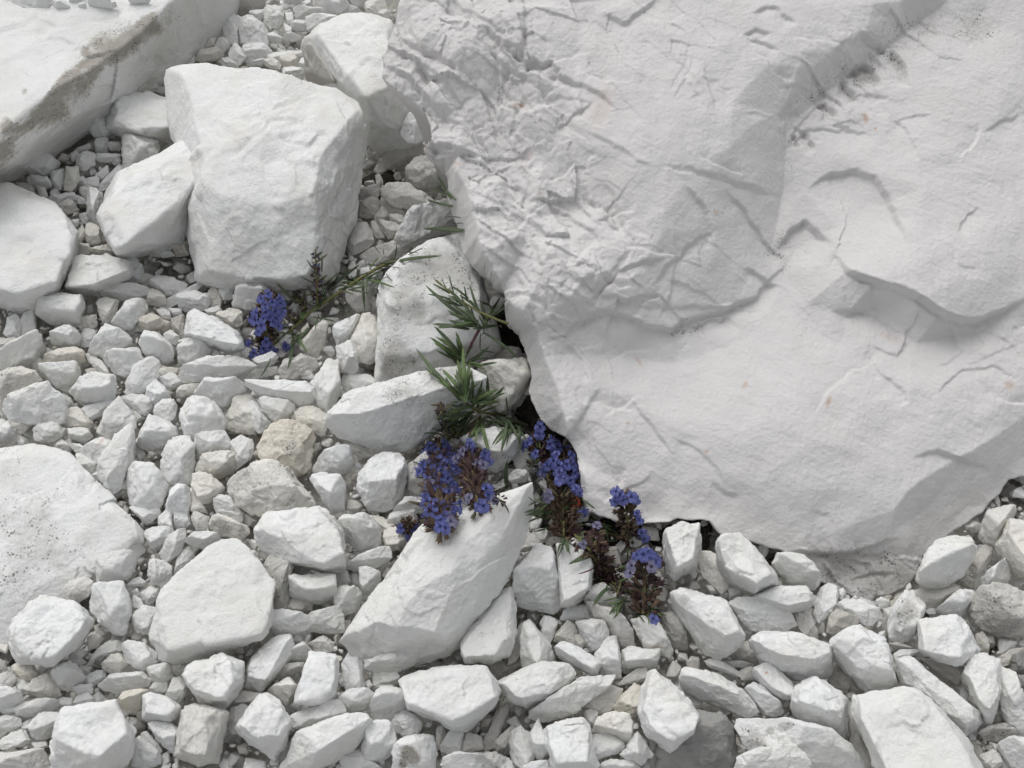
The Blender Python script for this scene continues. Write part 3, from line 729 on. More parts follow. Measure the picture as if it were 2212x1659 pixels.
12 z=4 : 31,7 33,1 45,-2 50,2 48,8 38,8
'''
# ------------------------------------------------------------------ stones: smooth-edged convex fracture bodies
def hull_planes(pts):
    bm = bmesh.new()
    for p in pts: bm.verts.new(p)
    bmesh.ops.convex_hull(bm, input=bm.verts[:])
    loose = [v for v in bm.verts if not v.link_faces]
    bmesh.ops.delete(bm, geom=loose, context='VERTS')
    bm.normal_update()
    V = np.array([v.co[:] for v in bm.verts])
    c = V.mean(0)
    pl = []
    for f in bm.faces:
        a = f.calc_area()
        if a < 1e-12: continue
        n = np.array(f.normal[:]); d = n @ (np.array(f.verts[0].co[:]) - c)
        if d < 0: n, d = -n, -d
        for q in pl:
            if q[0] @ n > .985 and abs(q[1] - d) < .06 * (d + 1e-6) + 2e-4: break
        else: pl.append((n, d))
    chips = []
    for v in bm.verts:
        n = np.array(v.normal[:]); 
        if random.random() < .18:
            d = n @ (np.array(v.co[:]) - c)
            chips.append((n, d * random.uniform(.88, .955)))
    bm.free()
    return V, c, pl, chips

def stone_verts(pts, level, seed, p=34.0, rough=1.0, chip=True, scoops=4, fac=.07, warp=.035):
    V, c, pl, chips = hull_planes(pts)
    if chip: pl = pl + chips
    Nn = np.array([q[0] for q in pl]); D = np.maximum(np.array([q[1] for q in pl]), 1e-4)
    X = V - c
    w, E = np.linalg.eigh(X.T @ X)
    ext = np.maximum(np.abs(X @ E).max(0), 1e-4)
    A = E * ext
    U, F = ico(level)
    W = U @ A.T
    size = float(np.cbrt(ext.prod()))
    # gentle warp of the facets before the cut keeps them from being dead flat
    # every facet slightly warped on its own, so that no edge runs dead straight
    wv = np.random.default_rng(seed * 17 + 3)
    Dw = np.ones((len(W), len(D)))
    for fr, am in ((1.6, warp), (4.2, warp * .5), (9.0, warp * .22)):
        Q = wv.normal(0, fr, (3, len(D))) / size; ph = wv.uniform(0, 6.28, len(D))
        Wr = W / np.linalg.norm(W, axis=1)[:, None] * size
        Dw += am * np.sin(Wr @ Q + ph)
    S = np.maximum(W @ Nn.T, 0) / (D * Dw)
    mx = S.max(1)
    r = 1.0 / (mx * ((S / mx[:, None]) ** p).sum(1) ** (1.0 / p))
    # conchoidal scoops: shallow bites of large spheres, with crisp rims
    rs = random.Random(seed * 13 + 5)
    for _ in range(scoops):
        k = rs.randrange(len(pl)); n = Nn[k]; d = D[k]
        tv = np.array([rs.gauss(0, 1) for _ in range(3)]); tv -= n * (tv @ n); tv /= np.linalg.norm(tv) + 1e-9
        rho = size * rs.uniform(1.2, 3.0); depth = min(size * (rs.uniform(.03, .10) if size > .02 else rs.uniform(.05, .17)), d * .35)
        s = n * (d + rho - depth) + tv * size * rs.uniform(.2, 1.0)
        b = W @ s; ww = (W * W).sum(1); disc = b * b - ww * (s @ s - rho * rho)
        tt = np.where((disc > 0) & (b > 0), (b - np.sqrt(np.maximum(disc, 0))) / ww, 1e9)
        r = np.minimum(r, np.where(tt > 0, tt, 1e9))
    Pn = W * r[:, None] + c
    out = W / np.linalg.norm(W, axis=1)[:, None]
    off = np.array([seed * 3.1, seed * 1.7, seed * .9])
    a = size * rough
    disp = .022 * a * fbm(Pn / (size * 1.0) + off, seed, 3, .55)
    disp += .020 * a * fbm(Pn / (size * .34) + off, seed + 5, 3, .62)
    disp += .020 * a * (ledges(Pn / (size * .9) + off, seed + 9, 3.0) - .4) * np.clip(2.2 * pnoise(Pn / size + off, seed + 31) + .4, 0, 1)
    if level >= 5:
        wob = Pn / (size * .62) + off + .25 * fbm(Pn / (size * .5) + off, seed + 41, 2)[:, None]
        disp += fac * a * np.clip(facets3d(wob, seed + 51), -.6, .6)
        disp += .45 * fac * a * np.clip(facets3d(Pn / (size * .24) + off, seed + 52), -.6, .6)
    if size > .018:      # flaky skin of the larger blocks
        disp += .0013 * fbm(Pn / .014 + off, seed + 61, 4, .6)
        disp += .0026 * (ledges(Pn / .034 + off, seed + 63, 3.0, .12) - .3) * np.clip(3 * pnoise(Pn / .035 + off, seed + 64) - .3, 0, 1)
    disp += .0004 * rough * fbm(Pn / .0035 + off, seed + 3, 2)
    return Pn + out * disp[:, None], F, c

def parse():
    rows = []
    for ln in STONES.strip().splitlines():
        ln = ln.strip()
        if not ln or ln.startswith('#'): continue
        head, body = ln.split(' : ', 1) if ' : ' in ln else ln.split(': ', 1)
        hp = head.split(); tile = hp[0]; o = {}
        for h in hp[1:]:
            k, v = h.split('=', 1); o[k] = v
        def conv(s):
            res = []
            for tok in s.split():
                q = [float(x) for x in tok.split(',')]
                x, y = q[0], q[1]
                if tile != 'D': x, y = int(tile[0]) * 737.33 + x * 3.3333, int(tile[1]) * 553 + y * 3.3333
                res.append((x, y, q[2] if len(q) > 2 else None))
            return res
        parts = body.split(';')
        o['pts'] = conv(parts[0]); o['top'] = conv(parts[1]) if len(parts) > 1 else None
        xy = np.array([q[:2] for q in o['pts']])
        x, y = xy[:, 0], xy[:, 1]
        o['area'] = .5 * abs(np.dot(x, np.roll(y, 1)) - np.dot(y, np.roll(x, 1)))
        o['cen'] = xy.mean(0); o['xy'] = xy
        rows.append(o)
    return rows

ROWS = parse()

# painted stains (real lichen, soil and rust): x, y, radius, amount in photo units
DIRT = {
    2: [('rnd', 4, .55)], 3: [('rnd', 7, .8)], 1: [], 10: [('rnd', 9, 1.1)],
    4: [(10, 1010, 50, .55), (90, 1110, 45, .6), (50, 1180, 60, .6), (140, 1050, 26, .45), (130, 1200, 50, .6), (30, 1270, 60, .5), (190, 1170, 24, .4), (0, 1110, 40, .5)],
    5: [(900, 590, 40, 1.0), (960, 570, 45, 1.0), (870, 640, 30, .8), (905, 670, 28, .9), (850, 690, 25, .8), (860, 770, 40, 1.2), (845, 800, 26, .8), (1010, 600, 40, .7), (1050, 690, 40, .8), (1000, 780, 40, .5)],
    6: [(880, 850, 30, .8), (940, 815, 30, .9), (985, 805, 30, .8), (840, 850, 22, .5), (1000, 840, 25, .5)],
    20: [('line', [(-60, 372), (20, 306), (57, 273), (84, 238), (110, 203), (147, 163), (187, 133), (240, 104), (280, 84), (312, 50), (335, 22)], 11, 1.0, 7),
         ('line', [(-60, 392), (24, 326), (66, 290), (100, 250), (130, 212), (165, 180), (210, 148), (300, 90)], 20, .6, 5),
         (330, 62, 16, .8), (370, 40, 40, .35), (180, 190, 34, .5), (130, 240, 34, .55), (250, 80, 40, .4), (160, 100, 40, .25), (185, 112, 10, .9), (14, 265, 12, .9), (8, 280, 10, .8), (28, 275, 9, .7), (52, 198, 8, .9), (-20, 330, 40, .5), (300, 66, 30, .5), (215, 95, 20, .5)],
    7: [], 8: [(880, 1625, 14, 1.6), (895, 1640, 12, 1.4), (870, 1650, 10, 1.3)], 9: [(1060, 1640, 34, 1.2), (1085, 1625, 18, 1.0)],
    11: [(1665, 1578, 8, 1.8), (1690, 1572, 9, 1.8), (1705, 1567, 8, 1.8), (1620, 1590, 30, .6), (1640, 1600, 22, .5), (1715, 1600, 8, 1)],
}
SOIL = {20: 1.0, 3: .25, 2: .12, 10: .2, 8: .9}

def build_stone(o, idx):
    xy = o['xy']; ext = xy.max(0) - xy.min(0)
    G = np.array([at(a, b, 0.01)[:] for a, b in xy])[:, :2]
    Xc = G - G.mean(0)
    ev = np.sqrt(np.linalg.eigvalsh(Xc.T @ Xc / len(G)))
    t = float(o['t']) / 1000 if 't' in o else float(np.clip(2.5 * ev[0] * random.uniform(.62, .85), .0045, .026))
    zb = float(o['z']) / 1000 if 'z' in o else (random.uniform(-.002, .003))
    y0, y1 = xy[:, 1].min(), xy[:, 1].max()
    rg = random.Random(idx * 7 + 3)
    sil, flat = [], []
    mx, my = o['cen']; grow = 1.0 + min(.12, 4.5 / max(min(ext), 8.0)) if not o['top'] else 1.03
    for (a, b, z) in o['pts']:
        a, b = mx + (a - mx) * grow, my + (b - my) * grow
        f = z if z is not None else .14 + .56 * (1 - (b - y0) / max(y1 - y0, 1)) + rg.uniform(-.13, .13)
        p = at(a, b, zb + f * t); sil.append(p); flat.append(p)
    c = sum(sil, Vector()) / len(sil)
    pts = list(sil)
    if o['top']:
        for (a, b, z) in o['top']:
            pts.append(at(a, b, zb + (z if z is not None else .97 + rg.uniform(-.03, .03)) * t))
    else:
        kind = rg.choice(('flat', 'flat', 'ridge', 'tilt', 'apex'))
        tx, ty = rg.uniform(-.25, .25), rg.uniform(-.1, .3)
        w = max(abs(p.x - c.x) for p in sil) + 1e-5; h = max(abs(p.y - c.y) for p in sil) + 1e-5
        sh = Vector((rg.uniform(-.12, .12) * w, rg.uniform(.0, .2) * h, 0))
        if kind in ('flat', 'tilt'):
            k = rg.uniform(.70, .92)
            sub = sil if len(sil) <= 4 else rg.sample(sil, rg.randint(3, min(5, len(sil))))
            for p in sub:
                q = c + sh + (p - c) * (k * rg.uniform(.85, 1.06))
                m = (1.4 if kind == 'tilt' else .5)
                q.z = zb + t * (.95 + m * (tx * (q.x - c.x) / w + ty * (q.y - c.y) / h) * .6)
                pts.append(q)
        elif kind == 'ridge':
            ax = max(sil, key=lambda p: (p - c).length) - c
            for s in (-.55, .0, .55):
                q = c + sh + ax * s; q.z = zb + t * (1.0 + rg.uniform(-.08, .05)); pts.append(q)
        else:
            q = c + sh; q.z = zb + t * 1.05; pts.append(q)
            for p in sil[::2]:
                q = c + sh + (p - c) * .6; q.z = zb + t * rg.uniform(.75, .95); pts.append(q)
    for p in sil:
        q = c + (p - c) * .74; q.z = zb; pts.append(q)
    big = max(ext)
    level = 7 if big > 330 else 6 if big > 120 else 5 if big > 38 else 4
    rough = .8 if big > 200 else 1.0
    V, F, cc = stone_verts([p[:] for p in pts], level, idx + 1, chip=big < 300, p=170 if big > 200 else 100, rough=rough, warp=.03 if big > 200 else .05, scoops=8 if big > 200 else 6 if big > 60 else 5, fac=.045 if big > 200 else .055 if o['top'] else .08)
    base = Vector((c.x, c.y, zb))
    gk = None
    if 'k' in o:
        Q = project(V); gk = np.zeros(len(V))
        for ln in CRACKS:
            for (p0, p1) in zip(ln[:-1], ln[1:]):
                a_, b_ = np.array(p0, float), np.array(p1, float); dd = b_ - a_; rr_ = Q - a_; tt = np.clip(rr_ @ dd / (dd @ dd), 0, 1)
                gk = np.maximum(gk, np.exp(-(np.hypot(*(rr_ - tt[:, None] * dd).T) / 1.9) ** 2))
        V = V + np.array(FWD) * (gk * .0012)[:, None]
    me = np_mesh("chalk", V - np.array(base), F)
    if gk is not None: attr(me, "grime_shade", gk * .55)
    d = DIRT.get(int(o['d']), []) if 'd' in o else []
    if d:
        Q = project(V); g = np.zeros(len(V))
        for q in d:
            if q[0] == 'line':
                Lp = np.array(q[1], float); bd = np.full(len(V), 1e9)
                for k in range(len(Lp) - 1):
                    dd = Lp[k + 1] - Lp[k]; rr_ = Q - Lp[k]; tt = np.clip(rr_ @ dd / (dd @ dd), 0, 1)
                    bd = np.minimum(bd, np.hypot(*(rr_ - tt[:, None] * dd).T))
                g += q[3] * np.exp(-(bd / q[2]) ** 2) * np.clip(.75 + 1.3 * pnoise(V / .016, q[4]) + .6 * pnoise(V / .006, q[4]), 0, 1.3)
            elif q[0] == 'rnd':
                for _ in range(q[1]):
                    a, b = rg.uniform(xy[:, 0].min(), xy[:, 0].max()), rg.uniform(y0, y1)
                    rr = rg.uniform(.08, .25) * big
                    g += q[2] * rg.uniform(.4, 1) * np.exp(-((Q[:, 0] - a) ** 2 + (Q[:, 1] - b) ** 2) / rr ** 2)
            else:
                g += q[3] * np.exp(-((Q[:, 0] - q[0]) ** 2 + (Q[:, 1] - q[1]) ** 2) / q[2] ** 2)
        attr(me, "grime_shade", np.minimum(g, 1.5))
        if int(o['d']) in SOIL: attr(me, "soil", np.minimum(g * SOIL[int(o['d'])], 1))
    if 'r' in o:
        Q = project(V)
        st = np.zeros(len(V))
        for (a, b, ra, rb, ang, am) in STAINS:
            dx, dy = Q[:, 0] - a, Q[:, 1] - b
            u = dx * math.cos(ang) + dy * math.sin(ang); v = -dx * math.sin(ang) + dy * math.cos(ang)
            st += am * np.clip(1.6 - 1.2 * np.sqrt((u / ra) ** 2 + (v / rb) ** 2), 0, 1)
        attr(me, "stain", np.minimum(st, 1))
    me.materials.append(MAT[o.get('c', 'w')])
    return me, base

CRACKS = [[(58, 1426), (75, 1404), (93, 1386), (115, 1391), (123, 1408)], [(1220, 1569), (1245, 1566), (1270, 1564)]]
# rust and orange marks: x, y, half-length, half-width, angle, amount
STAINS = [(752, 716, 34, 7, -1.05, .8), (757, 700, 14, 5, 1.3, .6), (1656, 1453, 4, 3, 0, .8), (1417, 1397, 14, 3, .1, .4), (222, 950, 22, 4, -.75, .35),
          (1513, 1190, 3, 3, 0, .8), (1527, 1205, 3, 3, 0, .5)]
# ---- upper-left boulder first: it carries small stones on its back
# ------------------------------------------------------------------ the great boulder: a fractured face sculpted from break lines
BN = Vector((.03, -.36, .93)).normalized()
BP = at(1850, 1270, .012)
OUT = '''900,-90,-14 875,-30,-14 857,20,-14 852,57,-16 837,100,-18 825,117,-20 827,140,-22 823,167,-22 847,183,-20 897,217,-20 917,233,-20 930,267,-18 929,283,-18 934,293,-18 914,313,-16 915,323,-17 940,340,-26 959,350,-34 960,367,-40 967,397,-44 965,423,-46 975,460,-46 987,493,-46 994,527,-46 1000,553,-46 1017,576,-44 1044,603,-42 1065,630,-40 1089,650,-38 1090,680,-36 1094,703,-38 1120,726,-40 1134,760,-42 1145,800,-42 1147,820,-42 1142,846,-44 1144,863,-44 1157,890,-44 1167,910,-42 1204,940,-36 1230,963,-32 1244,986,-28 1254,1036,-22 1257,1070,-20 1266,1103,-18 1299,1115,-16 1331,1129,-15 1387,1131,-15 1443,1129,-15 1464,1119,-14 1484,1124,-14 1515,1121,-13 1532,1126,-13 1555,1153,-13 1585,1160,-13 1618,1169,-13 1642,1176,-14 1682,1188,-15 1708,1203,-16 1732,1219,-17 1752,1239,-18 1768,1256,-19 1808,1269,-20 1842,1289,-22 1882,1306,-24 1892,1289,-22 1925,1286,-22 1952,1269,-22 1982,1239,-22 1995,1203,-22 2022,1173,-23 2062,1146,-24 2092,1129,-24 2122,1106,-24 2138,1086,-24 2162,1066,-24 2178,1036,-22 2212,1030,-22 2320,990,-22 2420,700,-20 2420,300,-20 2420,-90,-20'''
LINES = '''
L 985,363,-4 1004,390,-3 1014,430,-2 1024,467,-2 1034,520,-1 1044,553,0 1080,600,0 1094,640,0 1130,693,-2 1164,712,-4 1167,743,-7 1184,786,-7 1204,836,-6 1217,880,-5 1230,940,-5 1252,1000,-6 1275,1075,-9
L 830,128,-10 880,150,-5 914,190,-5 950,227,-3 997,262,-2 985,363,-4
P 880,10,-6 960,30,0 1040,20,6 1090,60,8 1120,20,8 945,55,2 1000,100,4 1045,140,0 1060,220,-5 1050,300,-1 1075,360,-4 980,240,1
P 1150,0,-3 1300,0,-3 1500,0,-2 1700,0,-2 1900,0,-3 1300,-60,-6 1700,-60,-6 1250,100,0 1400,100,4 1450,120,5 1600,150,4 1220,190,2 1400,250,9 1300,230,6 1500,250,9 1600,300,6 1680,240,-4 1850,110,-4 1750,120,0
L 1200,210,2 1254,277,4 1275,283,5 1345,318,8 1378,345,10 1470,362,9 1540,378,6 1630,395,-2 1690,428,-16
P 1200,350,-1 1350,440,6 1450,450,8 1450,540,4 1560,470,-2 1560,560,-4 1250,350,0 1250,420,-3 1630,500,-9 1140,390,-2 1100,470,3 1150,530,4 1200,590,6 1300,560,9 1300,620,6 1400,560,6 1400,630,1 1500,600,0 1600,600,-8 1100,640,2 1180,690,1 1230,640,5
L 1222,728,-6 1246,693,-3 1304,664,1 1337,670,0 1370,687,-2 1404,704,-5 1454,712,-7 1475,692,-7 1555,667,-9 1618,644,-10 1640,627,-11 1665,597,-13 1705,567,-15
P 1250,780,-9 1400,780,-14 1400,850,-7 1500,780,-10 1550,740,-11 1600,850,-2 1700,650,-13 1700,750,-5 1800,740,-8 1300,900,-1 1400,950,-5 1500,900,-2 1600,950,2 1700,850,1 1850,850,1 1800,950,4 1300,1020,-4 1400,1050,-8 1500,1050,-4 1650,1050,1 1850,1040,3 1400,1105,-14 1500,1100,-11 1600,1120,-7 1700,1150,-5 1800,1150,-2 1880,1150,0
L 1932,1106,3 1960,1060,4 2050,1000,2 2140,950,0 2212,900,-2 2320,840,-4
P 1990,1120,-9 2060,1090,-12 2130,1060,-14 2250,980,-14 1830,1240,-10 1900,1240,-11 1780,1230,-10
L 1800,540,-6 1840,580,2 1920,610,6 1990,635,8 2040,671,7 2090,688,4 2140,680,2 2212,638,1 2320,590,-1
P 1850,300,-8 2000,300,-4 2150,300,-3 1850,360,-5 2000,420,0 2150,480,2 1970,540,5 2080,600,7 2000,200,-7 2150,140,-6 1760,330,-11 2300,300,-5 2300,0,-6 1840,430,-10 1850,500,-6 1750,480,-14 1740,540,-15
L 1700,255,-11 1697,330,-13 1690,428,-16 1676,500,-14
L 2060,-5,-10 1960,68,-12 1870,138,-13 1790,198,-13 1735,245,-13 1700,255,-12
P 2050,-60,-9 2120,-60,-9 2130,60,-11 2212,80,-9 2010,-30,-3 1910,40,-3 1830,95,-3 1755,155,-4
P 1850,640,-12 1900,665,-10 2000,715,-7 2100,740,-5 2212,735,-4 2320,700,-4 2050,850,1 2150,880,0 2212,800,1 2100,930,0
'''
# sharp steps, ledges and cracks: depth in mm (negative: a narrow crack), fade width, a point on the low side, the line
SCARPS = '''
7 80 1400,760 1168,738 1200,728 1223,724 1246,695 1270,680 1304,666 1337,672 1370,689 1404,706 1454,713 1475,694 1515,680 1555,669 1618,646 1642,630 1667,600 1712,566
12 30 1900,650 1796,540 1840,582 1880,600 1920,612 1990,637 2040,673 2090,690 2142,682 2230,640
7 18 930,140 862,78 905,102 944,117 984,150 992,168
6 16 1080,125 1036,48 1055,54 1088,88 1124,104
3 24 1160,60 1131,-20 1133,60 1131,112
-5 5 0,0 1131,50 1134,90 1129,116
-7 7 0,0 1112,112 1124,118 1132,112
6 34 1170,172 1134,165 1140,140 1152,124 1170,130 1188,127 1207,150 1200,185
3 26 1165,180 1200,185 1180,205 1162,214
2 18 1340,345 1262,282 1345,320 1380,347 1420,352
-2 4 0,0 1430,356 1475,362 1540,378 1620,402 1682,425
2.5 26 1560,420 1475,364 1540,380 1620,404 1680,427
4 20 1210,500 1165,428 1220,457 1277,493 1306,524
2.5 36 1335,480 1284,479 1310,466 1337,443
-3 5 0,0 1142,392 1139,420 1128,446
3 24 1110,430 1085,392 1130,402 1160,440
2.5 40 1480,600 1456,500 1460,560 1451,625 1426,698
3.5 30 1148,600 1150,500 1163,545 1176,615 1191,675 1230,715
3 30 1220,660 1225,580 1262,566 1290,585 1288,640
2 20 1360,690 1270,640 1330,640 1400,665 1440,660
6 90 1840,450 1742,408 1790,376 1840,362 1890,378 1925,440 1965,530
7 60 1740,545 1678,545 1706,495 1736,480 1771,500 1806,530
4 25 1880,720 1800,666 1830,672 1880,678 1920,700 1962,729
2.5 28 1900,780 1963,733 1937,769 1877,742
2.5 30 1880,850 1877,742 1897,801 1947,834 1964,866 1935,890
10 20 1860,185 1832,162 1848,143 1868,133 1892,147 1905,187
9 20 1925,160 1922,103 1942,123 1958,150 1962,187
7 18 1828,212 1812,180 1825,183 1842,197 1858,217
7 18 1740,312 1734,276 1742,280 1752,300 1768,317
6 14 1715,300 1708,285 1722,290 1732,315
7 16 1785,235 1765,232 1782,222 1800,236 1806,258
6 14 1880,110 1862,60 1880,84 1905,92 1920,120
4 16 1675,45 1625,30 1655,14 1680,14 1722,50
3.5 12 1640,90 1608,75 1632,60 1665,73
3.5 12 1640,105 1615,78 1650,86 1685,104
1.6 14 1690,190 1692,150 1700,185 1725,190
-1.6 4 0,0 1540,1043 1571,1068 1601,1074
2 30 1550,1090 1541,1045 1571,1070 1603,1076
2 22 1245,930 1266,800 1268,880 1274,930 1272,985
1.5 22 1300,830 1290,760 1312,800 1340,860 1352,930
1.8 40 1480,1010 1450,945 1500,965 1531,990 1571,1045
1.5 24 1780,1130 1750,1105 1790,1110 1806,1150
8 36 1830,1225 1708,1190 1760,1193 1800,1197 1868,1187 1945,1160
4 12 1850,1220 1800,1212 1830,1206 1880,1215 1890,1240
4 12 1870,1250 1840,1258 1880,1240 1930,1236
4 36 1370,85 1300,30 1352,46 1402,12 1425,-14
8 26 890,205 826,134 880,152 914,192 950,230 1000,266
8 20 980,348 914,312 985,320 1037,330
4 30 1085,225 985,140 1045,205 1070,270 1080,305
4 22 1075,180 1105,130 1096,180 1078,238
-3 6 0,0 1132,212 1118,250 1104,292
3.5 24 1040,345 1035,275 1058,335 1076,388
3 22 1210,240 1160,214 1188,240 1225,262
4 20 960,210 905,130 955,165 1010,240
3 16 1000,60 930,20 985,58 1050,118
3.5 18 1110,330 1090,262 1106,310 1150,345
2.5 14 1030,430 1020,300 1040,380 1060,440
3 16 1060,540 1050,440 1075,520 1100,560
2.5 14 1120,640 1095,570 1125,625 1170,650
1.5 16 1500,170 1430,90 1470,130 1500,160 1530,200
1.2 10 1465,170 1493,88 1470,150 1445,190
1.2 10 1480,200 1500,110 1478,170 1450,215
2 30 2120,800 2010,860 2080,800 2150,790 2212,820
1.5 20 1790,800 1760,900 1790,840 1850,795 1905,780
'''
def _pl(s): return [tuple(float(v) for v in q.split(',')) for q in s.split()]

def blur_(A, n):
    for _ in range(n):
        B = np.pad(A, 1, mode='edge')
        A = (B[:-2, 1:-1] + B[2:, 1:-1] + B[1:-1, :-2] + B[1:-1, 2:] + 4 * B[1:-1, 1:-1]) / 8
    return A

def build_boulder():
    ax_u = Vector((1, 0, 0)); ax_u = (ax_u - BN * ax_u.dot(BN)).normalized(); ax_v = BN.cross(ax_u)
    def uvh(q):
        P = on_plane(q[0], q[1], BP, BN, q[2] / 1000) - BP
        return (P.dot(ax_u), P.dot(ax_v), q[2] / 1000)
    outl = [uvh(q) for q in _pl(OUT)]
    ctrl, pins = [], []
    def resample(L, closed=False):
        out = []
        for i in range(len(L) - (0 if closed else 1)):
            a, b = L[i], L[(i + 1) % len(L)]
            n = max(1, int(math.hypot(b[0] - a[0], b[1] - a[1]) / .0008))
            for k in range(n):
                t = k / n; out.append(tuple(a[j] + (b[j] - a[j]) * t for j in range(3)))
        if not closed: out.append(L[-1])
        return out
    rough_out = []
    for i, q in enumerate(resample(outl, True)):      # ragged rim
        w = fbm(np.array([[q[0] / .010, q[1] / .010, 3.3]]), 5, 3, .6)[0] * .0013
        w2 = fbm(np.array([[q[0] / .010, q[1] / .010, 9.3]]), 6, 3, .6)[0] * .0013
        rough_out.append((q[0] + w, q[1] + w2, q[2]))
    ctrl += rough_out
    for ln in LINES.strip().splitlines():
        soft = ln[0] == 'P'; L = [uvh((q[0], q[1], q[2] * 1.9)) for q in _pl(ln[2:])]
        if soft:
            ctrl += L; continue
        jig = []
        for a, b, h in resample(L):
            w = fbm(np.array([[a / .008, b / .008, 1.5], [a / .008, b / .008, 6.5]]), 7, 3, .6) * .0014
            jig.append((a + w[0], b + w[1], h))
        ctrl += jig; pins += jig
    seen, pts = set(), []
    for q in ctrl:
        k = (round(q[0] / .0012), round(q[1] / .0012))
        if k in seen: continue
        seen.add(k); pts.append(q)
    res = delaunay_2d_cdt([Vector(q[:2]) for q in pts], [], [], 0, 1e-6)
    TV = np.array([v[:] for v in res[0]]); H = np.array([pts[o[0]][2] for o in res[3]])
    po = np.array([q[:2] for q in rough_out])
    step = .00085
    lo, hi = po.min(0) - .002, po.max(0) + .002
    nx, ny = int((hi[0] - lo[0]) / step) + 1, int((hi[1] - lo[1]) / step) + 1
    gx, gy = np.meshgrid(lo[0] + np.arange(nx) * step, lo[1] + np.arange(ny) * step, indexing='ij')
    Hg = np.full((nx, ny), -.02); blur = blur_
    for f in res[2]:
        a, b, c = TV[f[0]], TV[f[1]], TV[f[2]]
        i0 = np.maximum(np.floor((np.minimum(np.minimum(a, b), c) - lo) / step).astype(int), 0)
        i1 = np.ceil((np.maximum(np.maximum(a, b), c) - lo) / step).astype(int) + 1
        X, Y = gx[i0[0]:i1[0], i0[1]:i1[1]], gy[i0[0]:i1[0], i0[1]:i1[1]]
        den = (b[1] - c[1]) * (a[0] - c[0]) + (c[0] - b[0]) * (a[1] - c[1])
        if abs(den) < 1e-14 or X.size == 0: continue
        w0 = ((b[1] - c[1]) * (X - c[0]) + (c[0] - b[0]) * (Y - c[1])) / den
        w1 = ((c[1] - a[1]) * (X - c[0]) + (a[0] - c[0]) * (Y - c[1])) / den
        w2 = 1 - w0 - w1
        m = (w0 >= -1e-6) & (w1 >= -1e-6) & (w2 >= -1e-6)
        Hg[i0[0]:i1[0], i0[1]:i1[1]][m] = (w0 * H[f[0]] + w1 * H[f[1]] + w2 * H[f[2]])[m]
    # keep the break lines crisp, let the faces between them settle into smooth curves
    pin = np.zeros((nx, ny), bool); pv = np.zeros((nx, ny))
    for q in pins + rough_out:
        i, j = int(round((q[0] - lo[0]) / step)), int(round((q[1] - lo[1]) / step))
        if 0 <= i < nx and 0 <= j < ny: pin[i, j] = True; pv[i, j] = q[2]
    for _ in range(55):
        Hg = np.where(pin, pv, blur(Hg, 1))
    Hg = blur(Hg, 2)
    HS = Hg                                         # smooth form; re-cut below into flat fracture planes
    soft = blur(Hg, 40)
    # inside test by scan over the outline
    inside = np.zeros((nx, ny), bool)
    n = len(po)
    for i in range(n):
        (x1, y1), (x2, y2) = po[i], po[(i + 1) % n]
        if y1 == y2: continue
        cols = (lo[1] + np.arange(ny) * step)
        mm = ((cols >= min(y1, y2)) & (cols < max(y1, y2)))
        if not mm.any(): continue
        xs = x1 + (cols[mm] - y1) * (x2 - x1) / (y2 - y1)
        inside[:, mm] ^= gx[:, mm] < xs[None, :]
    ids = np.full((nx, ny), -1); ids[inside] = np.arange(inside.sum())
    U, Vv, h = gx[inside], gy[inside], Hg[inside]
    P0 = np.stack([U, Vv, np.zeros_like(U)], 1)
    W = np.array(BP) + U[:, None] * np.array(ax_u) + Vv[:, None] * np.array(ax_v)
    PX = project(W + h[:, None] * np.array(BN))
    # how shattered the face is: strongly at its upper left, along the dirty groove and at the base
    def blob(x, y, rx, ry): return np.exp(-((PX[:, 0] - x) / rx) ** 2 - ((PX[:, 1] - y) / ry) ** 2)
    sh = np.clip(blob(1000, 180, 190, 290) * 1.3 + blob(1130, 480, 150, 230) * 1.0 + blob(1290, 590, 210, 110) * .6 + blob(1820, 190, 110, 90) * 1.0 + blob(1960, 70, 120, 60) * .8
                 + blob(1830, 1230, 160, 50) * 1.1 + blob(1190, 720, 60, 60) * .6 + blob(1230, 880, 70, 180) * .45 + blob(2180, 720, 80, 60) * .7 + blob(1330, 60, 240, 60) * .45, .03, 1.1) * (1 - .8 * np.clip(blob(985, 480, 22, 110) + blob(1070, 640, 26, 60) + blob(1120, 730, 30, 40) + blob(1165, 840, 26, 90), 0, 1))
    Q2 = np.stack([U, Vv], 1) + np.stack([fbm(P0 / .03, 31, 3), fbm(P0 / .03, 41, 3)], 1) * .005
    ca, sa = math.cos(-.78), math.sin(-.78)      # splinters run down to the right
    # flat fracture planes: the smooth form sampled at scattered points and joined by plane facets
    SHg = np.zeros((nx, ny)); SHg[inside] = sh
    smp, tries = [], 0
    rf = random.Random(23); cells = {}
    for q in pins[::9]:
        ua, ub = q[0] * ca + q[1] * sa, -q[0] * sa + q[1] * ca
        cells.setdefault((int(ua / .021), int(ub / .021)), []).append((ua, ub, .009))
    while tries < 5200:
        tries += 1
        i, j = rf.randrange(nx), rf.randrange(ny)
        if not inside[i, j]: continue
        a_, b_ = lo[0] + i * step, lo[1] + j * step; k_ = min(SHg[i, j], 1)
        rad = .021 - .0115 * k_
        ua, ub = (a_ * ca + b_ * sa) / (1 + .9 * k_), -a_ * sa + b_ * ca
        ck = (int(ua / .021), int(ub / .021))
        if any((ua - q[0]) ** 2 + (ub - q[1]) ** 2 < min(rad, q[2]) ** 2 for di in (-1, 0, 1) for dj in (-1, 0, 1) for q in cells.get((ck[0] + di, ck[1] + dj), ())): continue
        cells.setdefault(ck, []).append((ua, ub, rad))
        smp.append((a_, b_, HS[i, j] + rf.uniform(-1, 1) * (.0005 + .0042 * k_)))
